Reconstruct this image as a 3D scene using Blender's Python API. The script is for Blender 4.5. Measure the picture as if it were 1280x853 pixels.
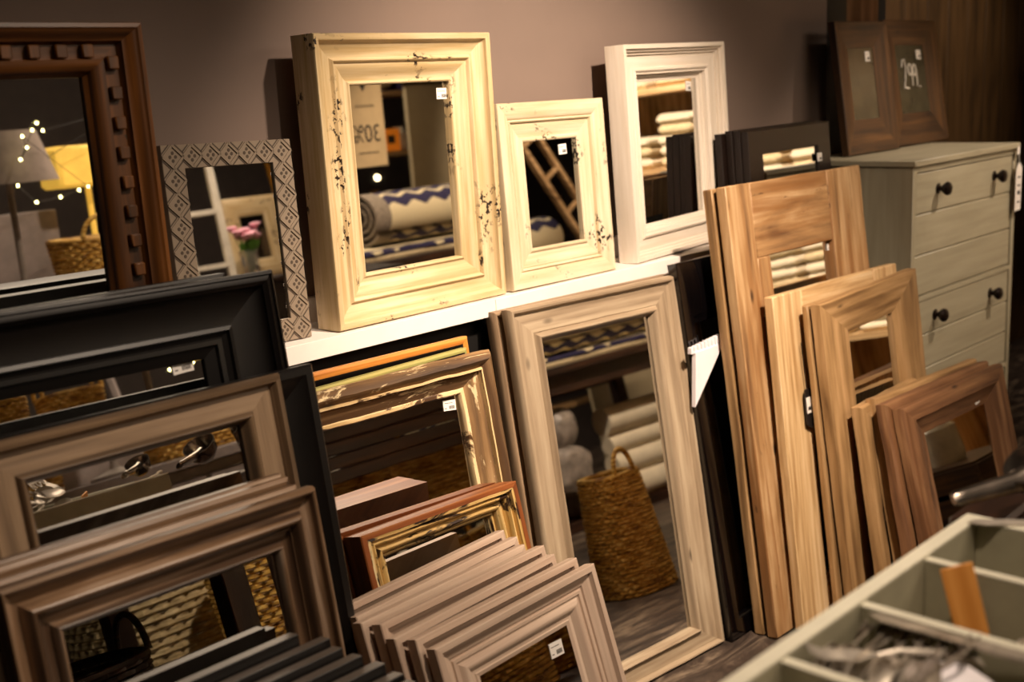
import bpy, bmesh, math, random
from mathutils import Vector, Matrix, noise
SC = bpy.context.scene
random.seed(21)
for o in list(bpy.data.objects): bpy.data.objects.remove(o, do_unlink=True)
C = SC.collection
rad = math.radians
# ------------------------------------------------------------------ camera
cd = bpy.data.cameras.new('camera'); cam = bpy.data.objects.new('camera', cd); C.objects.link(cam)
cam.matrix_world = Matrix(((0.68530, 0.18611, -0.70408, 0), (-0.72666, 0.11074, -0.67801, 0), (-0.04822, 0.97627, 0.21113, 1.55), (0, 0, 0, 1)))
cd.sensor_width = 36; cd.lens = 1500 / 1280 * 36; cd.clip_start = .02
cd.dof.use_dof = True; cd.dof.focus_distance = 2.45; cd.dof.aperture_fstop = 3.2
SC.camera = cam
# ------------------------------------------------------------------ light
SC.view_settings.view_transform = 'Standard'; SC.view_settings.look = 'None'
SC.view_settings.gamma = 1; SC.view_settings.use_curve_mapping = False
SC.view_settings.exposure = 0.0
SC.cycles.caustics_reflective = False; SC.cycles.caustics_refractive = False
SC.cycles.sample_clamp_indirect = 4
w = bpy.data.worlds.new('world'); SC.world = w; w.use_nodes = True
w.node_tree.nodes['Background'].inputs[0].default_value = (1, .80, .62, 1)
w.node_tree.nodes['Background'].inputs[1].default_value = .04
def spot(name, loc, aim, power, size, blend=.7, col=(1, .79, .60), r=.05):
    l = bpy.data.lights.new(name, 'SPOT'); l.energy = power; l.spot_size = rad(size); l.spot_blend = blend
    l.color = col; l.shadow_soft_size = r
    o = bpy.data.objects.new(name, l); C.objects.link(o); o.location = loc
    o.rotation_euler = (Vector(aim) - Vector(loc)).to_track_quat('-Z', 'Y').to_euler(); return o
def area(name, loc, aim, power, size, col=(1, .80, .60)):
    l = bpy.data.lights.new(name, 'AREA'); l.energy = power; l.size = size; l.color = col
    o = bpy.data.objects.new(name, l); C.objects.link(o); o.location = loc
    o.rotation_euler = (Vector(aim) - Vector(loc)).to_track_quat('-Z', 'Y').to_euler(); return o
spot('key_spot', (1.95, .45, 2.75), (2.35, 1.95, .95), 500, 62, .9)
spot('wood_spot', (1.9, .35, 2.75), (2.85, 1.62, .35), 130, 34, .9)
spot('left_spot', (1.5, .3, 2.75), (1.15, 1.6, .75), 130, 60, .9)
spot('chest_spot', (4.5, .6, 2.75), (4.1, 1.95, .85), 170, 44, .9)
spot('corner_fill', (2.1, .2, 2.8), (3.75, 1.9, .95), 62, 26, .9)  # added fill from the left, lifts the dark side of the chest
spot('tray_spot', (.75, .15, 2.75), (1.2, .45, 1.0), 95, 40, .9)
spot('table_fill', (1.8, 1.3, 2.85), (1.66, -.1, .6), 150, 24, .9)  # added fill for the baskets by the table, brightens their reflections
spot('rug_spot', (3.5, 1.3, 2.85), (4.15, -.4, .8), 330, 40, .8)
spot('shelf_spot', (4.2, 1.0, 2.8), (5.6, .8, 1.1), 480, 60, .8)
spot('lamp_spot', (2.6, .3, 2.8), (2.6, -1.2, 1.2), 130, 60, .8)
spot('ladder_fill', (5.6, .2, 2.8), (5.9, -1.3, 1.2), 260, 46, .8)  # added fill, only there to brighten the ladder
spot('basket_fill', (3.3, 1.3, 2.75), (3.02, .93, .3), 60, 26, .8)  # added fill, only there to brighten the tall wicker basket
area('near_fill_panel', (.7, -.5, 2.95), (.7, -.5, 0), 6, 1.1)  # added fill panel, gives the silver bright reflections and softens the left
spot('plank_fill', (5.6, .9, 2.8), (5.5, 2.45, 1.5), 60, 60, .9)  # added weak fill, keeps the plank wall from going black
area('store_light', (3.5, -1.6, 2.85), (3.5, -1.6, 0), 70, 2.0)

# ------------------------------------------------------------------ materials
M = {}
def newmat(name):
    m = bpy.data.materials.new(name); m.use_nodes = True; nt = m.node_tree
    return m, nt, nt.nodes['Principled BSDF']
def srgb(h):
    return tuple(((int(h[i:i+2], 16) / 255 + .055) / 1.055) ** 2.4 if int(h[i:i+2], 16) > 10 else int(h[i:i+2], 16) / 255 / 12.92 for i in (0, 2, 4)) + (1,)
def N(nt, t, **k):
    n = nt.nodes.new(t)
    for a, b in k.items():
        if a.startswith('i_'):
            key = a[2:]; n.inputs[int(key) if key.isdigit() else key.replace('_', ' ')].default_value = b
        else: setattr(n, a, b)
    return n
def ramp(nt, src, stops, interp='LINEAR'):
    r = nt.nodes.new('ShaderNodeValToRGB'); r.color_ramp.interpolation = interp
    e = r.color_ramp.elements
    while len(e) < len(stops): e.new(.5)
    for i, (p, c) in enumerate(stops): e[i].position = p; e[i].color = c if len(c) == 4 else (*c, 1)
    nt.links.new(src, r.inputs[0]); return r.outputs[0]
def mix(nt, f, a, b, mode='MIX'):
    m = nt.nodes.new('ShaderNodeMix'); m.data_type = 'RGBA'; m.blend_type = mode
    for v, s in ((f, m.inputs[0]), (a, m.inputs[6]), (b, m.inputs[7])):
        if hasattr(v, 'is_output'): nt.links.new(v, s)
        else: s.default_value = v
    return m.outputs[2]
def coords(nt, scale, kind='UV', rot=(0, 0, 0)):
    t = nt.nodes.new('ShaderNodeTexCoord'); mp = nt.nodes.new('ShaderNodeMapping')
    mp.inputs['Scale'].default_value = scale; mp.inputs['Rotation'].default_value = rot
    nt.links.new(t.outputs[kind], mp.inputs[0]); return mp.outputs[0]
def noisef(nt, vec, scale, detail=4, rough=.55, dist=0):
    n = nt.nodes.new('ShaderNodeTexNoise'); n.inputs['Scale'].default_value = scale
    n.inputs['Detail'].default_value = detail; n.inputs['Roughness'].default_value = rough
    n.inputs['Distortion'].default_value = dist
    nt.links.new(vec, n.inputs['Vector']); return n.outputs[0]
def bump(nt, b, h, strength, dist=.002):
    n = nt.nodes.new('ShaderNodeBump'); n.inputs['Strength'].default_value = strength; n.inputs['Distance'].default_value = dist
    nt.links.new(h, n.inputs['Height']); nt.links.new(n.outputs[0], b.inputs['Normal'])
def plain(name, col, rough=.6, metal=0, emit=None, es=1, kind='Object', var=.12, scale=14, coat=0):
    """a plain finish with a little mottling"""
    m, nt, b = newmat(name); c = srgb(col)
    f = noisef(nt, coords(nt, (1, 1, 1), kind), scale, 4)
    d = tuple(x * (1 - var * 2) for x in c[:3]) + (1,); l = tuple(min(1, x * (1 + var)) for x in c[:3]) + (1,)
    nt.links.new(ramp(nt, f, [(.3, d), (.7, l)]), b.inputs['Base Color'])
    b.inputs['Roughness'].default_value = rough; b.inputs['Metallic'].default_value = metal
    b.inputs['Coat Weight'].default_value = coat
    if emit: b.inputs['Emission Color'].default_value = srgb(emit); b.inputs['Emission Strength'].default_value = es
    M[name] = m; return m
def wood(name, dark, mid, light, rough=.6, grain=1.0, knots=True, bumps=.35, wear=None, wearamt=.6, wscale=9, streak=None):
    """grain runs along U, in metres"""
    m, nt, b = newmat(name)
    fine = noisef(nt, coords(nt, (2.2, 95 * grain, 1)), 1, 6, .6)
    broad = noisef(nt, coords(nt, (1.6, 20 * grain, 1)), 1, 4, .55, 1.2)
    wv = nt.nodes.new('ShaderNodeTexWave'); wv.bands_direction = 'Y'; wv.inputs['Scale'].default_value = 9 * grain
    wv.inputs['Distortion'].default_value = 6; wv.inputs['Detail'].default_value = 3; wv.inputs['Detail Scale'].default_value = 1.4
    nt.links.new(coords(nt, (.35, 1.6, 1)), wv.inputs[0])
    s = nt.nodes.new('ShaderNodeMath'); s.operation = 'MULTIPLY_ADD'; nt.links.new(fine, s.inputs[0]); s.inputs[1].default_value = .45
    s2 = nt.nodes.new('ShaderNodeMath'); s2.operation = 'MULTIPLY'; nt.links.new(broad, s2.inputs[0]); s2.inputs[1].default_value = .45
    nt.links.new(s2.outputs[0], s.inputs[2])
    s3 = nt.nodes.new('ShaderNodeMath'); s3.operation = 'MULTIPLY_ADD'; nt.links.new(wv.outputs['Fac'], s3.inputs[0]); s3.inputs[1].default_value = .05
    nt.links.new(s.outputs[0], s3.inputs[2])
    col = ramp(nt, s3.outputs[0], [(.34, srgb(dark)), (.48, srgb(mid)), (.64, srgb(light))])
    if streak:
        f = noisef(nt, coords(nt, (1.1, 14, 1)), 1.3, 3, .5, .8)
        f = ramp(nt, f, [(.48, (0, 0, 0, 1)), (.62, (.85, .85, .85, 1))]); col = mix(nt, f, col, srgb(streak))
    if wear:
        f = noisef(nt, coords(nt, (wscale, wscale * 4, 1)), 1.0, 7, .7, .6)
        f = ramp(nt, f, [(wearamt, (0, 0, 0, 1)), (wearamt + .035, (1, 1, 1, 1))]); col = mix(nt, f, col, srgb(wear))
    if knots:
        v = nt.nodes.new('ShaderNodeTexVoronoi'); v.inputs['Scale'].default_value = 1
        nt.links.new(coords(nt, (5, 11, 1)), v.inputs['Vector'])
        kf = ramp(nt, v.outputs['Distance'], [(.05, (1, 1, 1, 1)), (.13, (0, 0, 0, 1))])
        g = noisef(nt, coords(nt, (3, 9, 1)), 1, 2)
        kg = ramp(nt, g, [(.52, (0, 0, 0, 1)), (.56, (1, 1, 1, 1))])
        kk = nt.nodes.new('ShaderNodeMath'); kk.operation = 'MULTIPLY'; nt.links.new(kf, kk.inputs[0]); nt.links.new(kg, kk.inputs[1])
        col = mix(nt, kk.outputs[0], col, tuple(x * .35 for x in srgb(dark)[:3]) + (1,))
    nt.links.new(col, b.inputs['Base Color']); b.inputs['Roughness'].default_value = rough
    bump(nt, b, s3.outputs[0], bumps, .004); M[name] = m; return m
def painted(name, base, tint, chip, amt=.66, rough=.45, glaze=.5):
    """brush painted wood, tinted streaks, chips of dark wood showing"""
    m, nt, b = newmat(name)
    f = noisef(nt, coords(nt, (3, 60, 1)), 1, 5, .6)
    f2 = noisef(nt, coords(nt, (4, 9, 1)), 1, 3, .5)
    col = ramp(nt, f, [(.35, srgb(tint)), (.62, srgb(base))])
    col = mix(nt, ramp(nt, f2, [(.4, (glaze, glaze, glaze, 1)), (.6, (0, 0, 0, 1))]), col, srgb(tint))
    big = noisef(nt, coords(nt, (6, 10, 1)), 1, 2); small = noisef(nt, coords(nt, (60, 80, 1)), 1, 3, .6)
    mm = nt.nodes.new('ShaderNodeMath'); mm.operation = 'MULTIPLY'
    nt.links.new(ramp(nt, big, [(amt - .03, (0, 0, 0, 1)), (amt + .03, (1, 1, 1, 1))]), mm.inputs[0])
    nt.links.new(ramp(nt, small, [(.54, (0, 0, 0, 1)), (.56, (1, 1, 1, 1))]), mm.inputs[1])
    col = mix(nt, mm.outputs[0], col, srgb(chip))
    nt.links.new(col, b.inputs['Base Color']); b.inputs['Roughness'].default_value = rough
    bump(nt, b, f, .12, .002); M[name] = m; return m

painted('cream_paint', 'dcc9a4', 'ba9f70', '241810', .61, .42, .5)
painted('pale_cream_paint', 'e2d4ba', 'c8b48f', '241810', .605, .42, .4)
painted('white_paint', 'e2d6c8', 'd2c4b2', 'c0b09a', .9, .5, .2)
wood('carved_wood', '201006', '54300f', '7e4c1e', .42, .6, wear='2f2412', wearamt=.62, wscale=5)
wood('grey_wash', '7e6b55', 'a08c73', 'bba98f', .55, .7, wear='6b553c', wearamt=.70, wscale=6)
wood('warm_grey_wash', '6f5a46', '92795f', 'af9679', .5, .8, wear='4a3828', wearamt=.68, wscale=6)
wood('brown_bead', '4e3d2c', '6e5842', '8e7458', .45, .6)
wood('brown_grey_wash', '3c2b20', '86694f', 'c8b09a', .36, .8, streak='3a281c', wear='2e2018', wearamt=.72, wscale=5)
wood('beige_wash', 'ae9482', 'c4ab97', 'd8c2ae', .55, 1.0, knots=False, bumps=.2)
wood('beige_side', '6f6458', '84786a', '958a7c', .6, 1.0, knots=False)
wood('reclaimed_wood', '5e4028', 'a07a50', 'd0b086', .6, .4, bumps=.9, streak='865a30', wear='573a20', wearamt=.64, wscale=5)
wood('reclaimed_light', 'a87840', 'cfa468', 'e6c48c', .6, .6, bumps=.5)
wood('pale_pine', '9c7648', 'c8a678', 'e2c8a0', .6, .8, bumps=.3)
wood('golden_oak', '664829', '9c7a50', 'c49e72', .6, .5, bumps=.5)
wood('rustic_brown', '482c18', '7c5638', 'a47c54', .65, .5, bumps=.9, streak='5c3819')
wood('dark_red_wood', '24150a', '4c3219', '6c4a28', .5, .6, bumps=.4)
wood('distressed_bark', '3c2814', '80603a', 'b89468', .7, .5, bumps=1.0, wear='dcc498', wearamt=.57, wscale=5, streak='4a3018')
wood('flaked_cream', 'b8965c', 'dcc090', 'f0dcb4', .5, .4, bumps=.8, wear='4a3018', wearamt=.52, wscale=5)
wood('chipped_gilt', 'a07c38', 'd8b676', 'f0dcae', .45, .8, bumps=.9, wear='2a160a', wearamt=.535, wscale=9)
wood('orange_wood', '8a4a14', 'c07a2c', 'd89848', .5, .6)
wood('mahogany_top', '5a2c16', '8e5028', 'b0723e', .38, .6, wear='c89a60', wearamt=.74)
wood('green_gilt', '4a5a30', '8a8a50', 'b8a860', .5, .6)
wood('wall_planks', '3a2812', '5c4222', '705230', .6, .25, knots=False)
wood('sage_paint_wood', '928a74', '9e967f', 'a8a08a', .5, .5, knots=False, bumps=.2)
wood('dark_table', '140a06', '2c180e', '4c2e1a', .5, .4, bumps=1.0)
wood('ruler_wood', 'c07a30', 'd89448', 'e6a860', .5, .8, knots=False)
plain('black_paint', '0d0806', .42, var=.2, coat=.04)
plain('black_paint_sheen', '5c524a', .42, var=.1)  # grey imitates the sheen of light on the stack's black edges
plain('black_gloss', '080607', .08, var=.1, coat=.6)
plain('black_side', '1c1512', .5)
plain('dark_brown_frame', '1a0f0a', .4)
plain('black_panel', '0c0806', .6)
plain('wall_grey', '7e6c62', .75, var=.04, scale=3)
plain('dark_wall', '3a302b', .8, var=.1)
plain('ceiling_paint', '4a4038', .9)
plain('ledge_white', 'f4ece6', .35, var=.02)
plain('card_white', 'f2ecf2', .6, var=.02)
plain('label_white', 'ece6e0', .5, var=.02)
plain('ink', '2a2624', .6)
plain('chalk_white', 'f0e8dc', .8, emit=None)
plain('knob_metal', '2a201c', .3, metal=.7)
plain('silver', 'ddd2c4', .28, metal=.5, var=.1, scale=30)
plain('old_silver', 'bdb0a0', .3, metal=.35, var=.3, scale=30)
plain('scoop_metal', 'a89c90', .2, metal=.95, var=.25, scale=30)
plain('brass', 'b98a3c', .3, metal=1)
plain('chalkboard', '4a4434', .25, var=.15)
plain('sage_paint', 'a39f8a', .5, var=.06)
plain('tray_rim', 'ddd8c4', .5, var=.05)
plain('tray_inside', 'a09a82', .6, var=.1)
plain('blue_rug', '2a2440', .95)
plain('rug_cream', 'cbb893', .95, var=.12, scale=60)
plain('rug_grey', '8d8070', .95, var=.2, scale=60)
plain('linen', 'e8dcc2', .9, var=.06)
plain('plastic_wrap', 'a59a90', .25, var=.3, scale=12, coat=.6)
plain('cardboard', 'b8a078', .8, var=.05)
plain('panel_beige', 'a89878', .7, var=.04)
plain('orange_box', 'd8761e', .6, emit='ff8a20', es=.25)  # faint glow added to brighten the box, which is no lamp
plain('lamp_grey', '9a8c84', .8)
plain('lamp_yellow', 'ecc460', .6, emit='ffc850', es=.6)
plain('bulb', 'ffe8a0', .5, emit='fff0a0', es=30)
plain('lamp_bulb', 'ffe8c0', .5, emit='ffe2b0', es=12)
plain('flower_pink', 'e8a8bc', .7)
plain('leaf_green', '4c7a26', .6)
plain('metal_grey', '8a8078', .5)
plain('cabinet_grey', '8c8280', .6)
plain('white_shelf', 'e6dfd0', .6)
plain('ceramic', 'ded2b8', .25, coat=.4)
plain('purple_box', '4a3c8a', .6)
def glassmat():
    m, nt, b = newmat('mirror_silver'); b.inputs['Base Color'].default_value = (.86, .85, .82, 1)
    b.inputs['Metallic'].default_value = 1; b.inputs['Roughness'].default_value = .015
    f = noisef(nt, coords(nt, (1, 1, 1), 'Object'), 3, 2); nt.links.new(ramp(nt, f, [(.3, (.83, .82, .79, 1)), (.7, (.88, .87, .84, 1))]), b.inputs['Base Color'])
    M['mirror'] = m
    m, nt, b = newmat('clear_glass'); b.inputs['Transmission Weight'].default_value = .9; b.inputs['Roughness'].default_value = .05
    f = noisef(nt, coords(nt, (1, 1, 1), 'Object'), 30, 2); nt.links.new(ramp(nt, f, [(.3, (.85, .8, .74, 1)), (.7, (1, .97, .92, 1))]), b.inputs['Base Color']); M['glass'] = m
glassmat()
def wickermat(name, c1, c2, c3):
    m, nt, b = newmat(name)
    f = noisef(nt, coords(nt, (6, 6, 40), 'Object'), 3, 4)
    nt.links.new(ramp(nt, f, [(.35, srgb(c1)), (.5, srgb(c2)), (.65, srgb(c3))]), b.inputs['Base Color']); b.inputs['Roughness'].default_value = .55; M[name] = m
wickermat('wicker', '7a5018', 'c89a40', 'ecca78'); wickermat('dark_wicker', '120a06', '2a1a10', '4a3018'); wickermat('pale_wicker', '8a7850', 'b8a47a', 'dccba0')
def floormat():
    m, nt, b = newmat('worn_floor')
    f = noisef(nt, coords(nt, (1.2, 5, 1), 'Object', (0, 0, .5)), 3, 8, .65, 1.5); g = noisef(nt, coords(nt, (1, 1, 1), 'Object'), 9, 5, .6)
    c = ramp(nt, f, [(.32, srgb('1e1815')), (.5, srgb('4a3e36')), (.66, srgb('8a7a68'))]); c = mix(nt, ramp(nt, g, [(.5, (0, 0, 0, 1)), (.7, (.6, .6, .6, 1))]), c, srgb('2c2420'))
    nt.links.new(c, b.inputs['Base Color']); b.inputs['Roughness'].default_value = .45; bump(nt, b, f, .3, .004); M['floor'] = m
floormat()
def rugmat():
    """navy and cream bands along the rug with stepped edges: U along, V around"""
    m, nt, b = newmat('striped_rug'); t = nt.nodes.new('ShaderNodeTexCoord'); sx = nt.nodes.new('ShaderNodeSeparateXYZ'); nt.links.new(t.outputs['UV'], sx.inputs[0])
    def ma(op, a, bb=None):
        n = nt.nodes.new('ShaderNodeMath'); n.operation = op
        for i, v in enumerate((a, bb)):
            if v is None: continue
            if hasattr(v, 'is_output'): nt.links.new(v, n.inputs[i])
            else: n.inputs[i].default_value = v
        return n.outputs[0]
    tri = ma('PINGPONG', sx.outputs[0], .07); st = ma('SNAP', tri, .0175)
    v = ma('ADD', ma('MULTIPLY', st, .55), sx.outputs[1]); v = ma('FRACT', ma('MULTIPLY', v, 1 / .30))
    navy = srgb('2b2646'); cr = srgb('d8c8a2')
    c = ramp(nt, v, [(0, cr), (.40, navy), (.62, cr), (.70, navy), (.88, cr)], 'CONSTANT')
    f = noisef(nt, coords(nt, (200, 200, 1)), 1, 2); c = mix(nt, .25, c, f, 'OVERLAY')
    nt.links.new(c, b.inputs['Base Color']); b.inputs['Roughness'].default_value = .95; bump(nt, b, f, .5, .003); M['striped_rug'] = m
rugmat()

# ------------------------------------------------------------------ mesh helpers
class MB:
    def __init__(s): s.v = []; s.f = []; s.uv = []; s.mi = []; s.T = Matrix.Identity(4)
    def add(s, vs, fs, uvs=None, mi=0):
        b = len(s.v); s.v += [s.T @ Vector(v) for v in vs]
        for i, f in enumerate(fs):
            s.f.append([b + k for k in f]); s.mi.append(mi)
            s.uv.append(uvs[i] if uvs else [(vs[k][0], vs[k][2] + vs[k][1] * .7) for k in f])
    def box(s, a, b, mi=0, axis=None, bev=.0, rnd=0, seg=1, seed=0):
        """box from corner a to corner b; grain along its longest side; seg and rnd make an uneven plank"""
        a, b = [min(p, q) for p, q in zip(a, b)], [max(p, q) for p, q in zip(a, b)]
        d = [b[i] - a[i] for i in range(3)]
        L = axis if axis is not None else d.index(max(d)); o = [i for i in range(3) if i != L]
        off = random.random() * 9; vs = []; bv = bev
        ring = [(bv, 0), (1 - 0, 0)]
        # octagonal section when bevelled
        du, dv = d[o[0]], d[o[1]]
        if bv: sec = [(bv, 0), (du - bv, 0), (du, bv), (du, dv - bv), (du - bv, dv), (bv, dv), (0, dv - bv), (0, bv)]
        else: sec = [(0, 0), (du, 0), (du, dv), (0, dv)]
        n = len(sec); st = [0] + ([bv] if bv else []) + [d[L] * k / seg for k in range(1, seg)] + ([d[L] - bv] if bv else []) + [d[L]]
        ends = len(st)
        for k, t in enumerate(st):
            sh = bv if bv and k in (0, ends - 1) else 0
            for (p, q) in sec:
                pp = min(max(p, sh), du - sh); qq = min(max(q, sh), dv - sh)
                c = [0, 0, 0]; c[L] = a[L] + t; c[o[0]] = a[o[0]] + pp; c[o[1]] = a[o[1]] + qq
                if rnd:
                    nv = noise.noise_vector(Vector(c) * 9 + Vector((seed, off, 0))); c = [c[i] + nv[i] * rnd for i in range(3)]
                vs.append(c)
        fs = []; uvs = []; per = [0]
        for i in range(n): per.append(per[-1] + math.dist(sec[i], sec[(i + 1) % n]))
        for k in range(ends - 1):
            for i in range(n):
                j = (i + 1) % n; fs.append([k * n + i, k * n + j, (k + 1) * n + j, (k + 1) * n + i])
                uvs.append([(off + st[k], off + per[i]), (off + st[k], off + per[i + 1]), (off + st[k + 1], off + per[i + 1]), (off + st[k + 1], off + per[i])])
        fs.append(list(range(n))[::-1]); uvs.append([(off + sec[i][0] * .5, off + sec[i][1]) for i in range(n)][::-1])
        fs.append([(ends - 1) * n + i for i in range(n)]); uvs.append([(off + sec[i][0] * .5, off + sec[i][1]) for i in range(n)])
        s.add(vs, fs, uvs, mi)
    def tube(s, pts, r, n=8, mi=0, closed=False, flat=1.0):
        pts = [Vector(p) for p in pts]; k = len(pts); rr = r if isinstance(r, (list, tuple)) else [r] * k
        vs = []; prev = None
        for i, p in enumerate(pts):
            if closed: t = pts[(i + 1) % k] - pts[i - 1]
            else: t = pts[min(i + 1, k - 1)] - pts[max(i - 1, 0)]
            t = t.normalized() if t.length > 1e-9 else Vector((0, 0, 1))
            if prev is None: prev = t.orthogonal().normalized()
            a = (prev - t * prev.dot(t)); a = a.normalized() if a.length > 1e-6 else t.orthogonal().normalized(); prev = a; b = t.cross(a)
            for j in range(n):
                an = 2 * math.pi * j / n; vs.append(p + a * math.cos(an) * rr[i] + b * math.sin(an) * rr[i] * flat)
        fs = []; m = k if closed else k - 1
        for i in range(m):
            for j in range(n): fs.append([i * n + j, i * n + (j + 1) % n, ((i + 1) % k) * n + (j + 1) % n, ((i + 1) % k) * n + j])
        if not closed: fs.append(list(range(n))[::-1]); fs.append([(k - 1) * n + j for j in range(n)])
        s.add([tuple(v) for v in vs], fs, None, mi)
    def lathe(s, prof, n=24, c=(0, 0, 0), mi=0, sx=1, sy=1, cap=True):
        vs = []; 
        for (r, z) in prof:
            for j in range(n): an = 2 * math.pi * j / n; vs.append((c[0] + r * sx * math.cos(an), c[1] + r * sy * math.sin(an), c[2] + z))
        fs = [[i * n + j, i * n + (j + 1) % n, (i + 1) * n + (j + 1) % n, (i + 1) * n + j] for i in range(len(prof) - 1) for j in range(n)]
        if cap: fs.append(list(range(n))[::-1]); fs.append([(len(prof) - 1) * n + j for j in range(n)])
        s.add(vs, fs, None, mi)
    def prism(s, poly, d, mi=0):
        """poly: list of 3-D points, extruded by vector d"""
        n = len(poly); d = Vector(d); vs = [tuple(Vector(p)) for p in poly] + [tuple(Vector(p) + d) for p in poly]
        fs = [list(range(n))[::-1], [n + i for i in range(n)]] + [[i, (i + 1) % n, n + (i + 1) % n, n + i] for i in range(n)]
        s.add(vs, fs, None, mi)
    def build(s, name, mats, parent=None, smooth=38, loc=None):
        me = bpy.data.meshes.new(name); me.from_pydata([tuple(v) for v in s.v], [], s.f)
        mats = mats if isinstance(mats, (list, tuple)) else [mats]
        for m in mats: me.materials.append(M[m])
        uvl = me.uv_layers.new(name='UVMap'); i = 0
        flat = [c for f in s.uv for u in f for c in u]; uvl.data.foreach_set('uv', flat)
        me.polygons.foreach_set('material_index', s.mi)
        bm = bmesh.new(); bm.from_mesh(me); bmesh.ops.recalc_face_normals(bm, faces=bm.faces)
        for e in bm.edges:
            if len(e.link_faces) == 2: e.smooth = e.calc_face_angle(0) < rad(smooth)
        for f in bm.faces: f.smooth = True
        bm.to_mesh(me); bm.free()
        o = bpy.data.objects.new(name, me); C.objects.link(o)
        if parent: o.parent = parent
        if loc: o.location = loc
        return o
def tag(o, label, cat, group=None):
    o['label'] = label; o['category'] = cat
    if group: o['group'] = group
    return o
def thing(name, label, cat, loc=(0, 0, 0), group=None, mat=None):
    o = bpy.data.objects.new(name, None); C.objects.link(o); o.empty_display_size = .05
    if mat is not None: o.matrix_world = mat
    else: o.location = loc
    return tag(o, label, cat, group)
def struct(name, mb, mats, **k):
    o = mb.build(name, mats, **k); o['kind'] = 'structure'; return o

# ------------------------------------------------------------------ frames
def fmat(p, T=0.03):
    x, y, z, yaw, lean, roll, W, H = p
    ya, le, ro = rad(yaw), rad(lean), rad(roll)
    ex = Vector((math.cos(ya), math.sin(ya), 0)); n = Vector((-math.sin(ya), math.cos(ya), 0))
    up = Vector((0, 0, math.cos(le))) + n * math.sin(le)
    e = ex * math.cos(ro) + up * math.sin(ro); u = up * math.cos(ro) - ex * math.sin(ro); yy = u.cross(e)
    m = Matrix((e, yy, u)).transposed().to_4x4()
    lift = max(0, T * math.sin(le)) + max(0, -W * math.sin(ro))
    m.translation = Vector((x, y, z + lift)); return m
def sweep(mb, W, H, bs, prof, T, seg=1, rnd=0, seed=0, back=None, strips=()):
    """mitred moulding: bs = (left, right, top, bottom) widths; prof = [(t 0..1 inward, forward m)]"""
    bl, br, bt, bb = bs
    pr = [(0, -T)] + list(prof) + [(1, -(T if back is None else back))]
    cum = [0]; bav = (bt + br) / 2
    for a, b in zip(pr, pr[1:]): cum.append(cum[-1] + math.hypot((b[0] - a[0]) * bav, b[1] - a[1]))
    def corner(t, k): return [(bl * t, bb * t), (W - br * t, bb * t), (W - br * t, H - bt * t), (bl * t, H - bt * t)][k]
    for k in range(4):
        vs = []; fs = []; uvs = []; off = random.random() * 9
        for sg in range(seg + 1):
            for (t, h) in pr:
                a = corner(t, k); b = corner(t, (k + 1) % 4); f = sg / seg
                x = a[0] + (b[0] - a[0]) * f; z = a[1] + (b[1] - a[1]) * f; c = Vector((x, -h, z))
                if rnd:
                    nv = noise.noise_vector(c * 14 + Vector((seed, 0, 0))) + .6 * noise.noise_vector(c * 45 + Vector((seed, 7, 0))); c = c + nv * rnd
                vs.append(tuple(c))
        m = len(pr); L = W if k in (0, 2) else H
        for sg in range(seg):
            for i in range(m - 1):
                fs.append([sg * m + i, sg * m + i + 1, (sg + 1) * m + i + 1, (sg + 1) * m + i])
                def uvp(ss, ii):
                    cc = vs[ss * m + ii]; return (off + (cc[0] if k in (0, 2) else cc[2]), off + cum[ii])
                uvs.append([uvp(sg, i), uvp(sg, i + 1), uvp(sg + 1, i + 1), uvp(sg + 1, i)])
        for sg in range(seg): # back strip
            fs.append([sg * m + m - 1, sg * m, (sg + 1) * m, (sg + 1) * m + m - 1]); uvs.append([(0, 0), (.01, 0), (.01, .1), (0, .1)])
        mb.add(vs, fs, uvs, 0)
        if strips:
            base = len(mb.mi) - len(fs)
            for q in range(seg * (m - 1)):
                tm = (pr[q % (m - 1)][0] + pr[q % (m - 1) + 1][0]) / 2
                if any(a <= tm <= b for a, b in strips): mb.mi[base + q] = 1
def glass(root, W, H, bs, depth, mat='mirror', over=.006, name='mirror_glass'):
    bl, br, bt, bb = bs; mb = MB()
    mb.box((bl - over, depth, bb - over), (W - br + over, depth + .004, H - bt + over), axis=0)
    return mb.build(name, mat, root)
def label(root, x, z, y, w=.035, h=.024, rot=0, name='price_label', bars=True):
    """small white price sticker with a bar code, on the glass (local coordinates)"""
    mb = MB(); mb.T = Matrix.Translation((x, y, z)) @ Matrix.Rotation(rad(rot), 4, 'Y')
    mb.box((0, -.0008, 0), (w, 0, h), 0)
    if bars:
        for i in range(9):
            bx = w * (.45 + .05 * i); mb.box((bx, -.0012, h * .15), (bx + w * (.018 if i % 2 else .03), -.0008, h * .45), 1)
        mb.box((w * .1, -.0012, h * .7), (w * .75, -.0008, h * .74), 1); mb.box((w * .1, -.0012, h * .2), (w * .25, -.0008, h * .26), 1)
    return mb.build(name, ['label_white', 'ink'], root)
def mframe(name, lab, p, bs, prof, mat, T=.03, gd=.012, cat='mirror', group=None, seg=1, rnd=0, gmat='mirror', seed=0, gl=True, smooth=38, mat2=None, strips=()):
    W, H = p[6], p[7]; root = thing(name, lab, cat, group=group, mat=fmat(p, T))
    mb = MB(); sweep(mb, W, H, bs, prof, T, seg, rnd, seed, strips=strips); mb.build('moulding', [mat, mat2] if mat2 else mat, root, smooth=smooth)
    if gl: glass(root, W, H, bs, gd, gmat)
    # thin backing board
    b = MB(); bl, br, bt, bb = bs; yb = max(T - .004, gd + .0045); b.box((bl * .6, yb, bb * .6), (W - br * .6, yb + .002, H - bt * .6), axis=2); b.build('backing_board', 'black_side', root)
    return root
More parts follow.
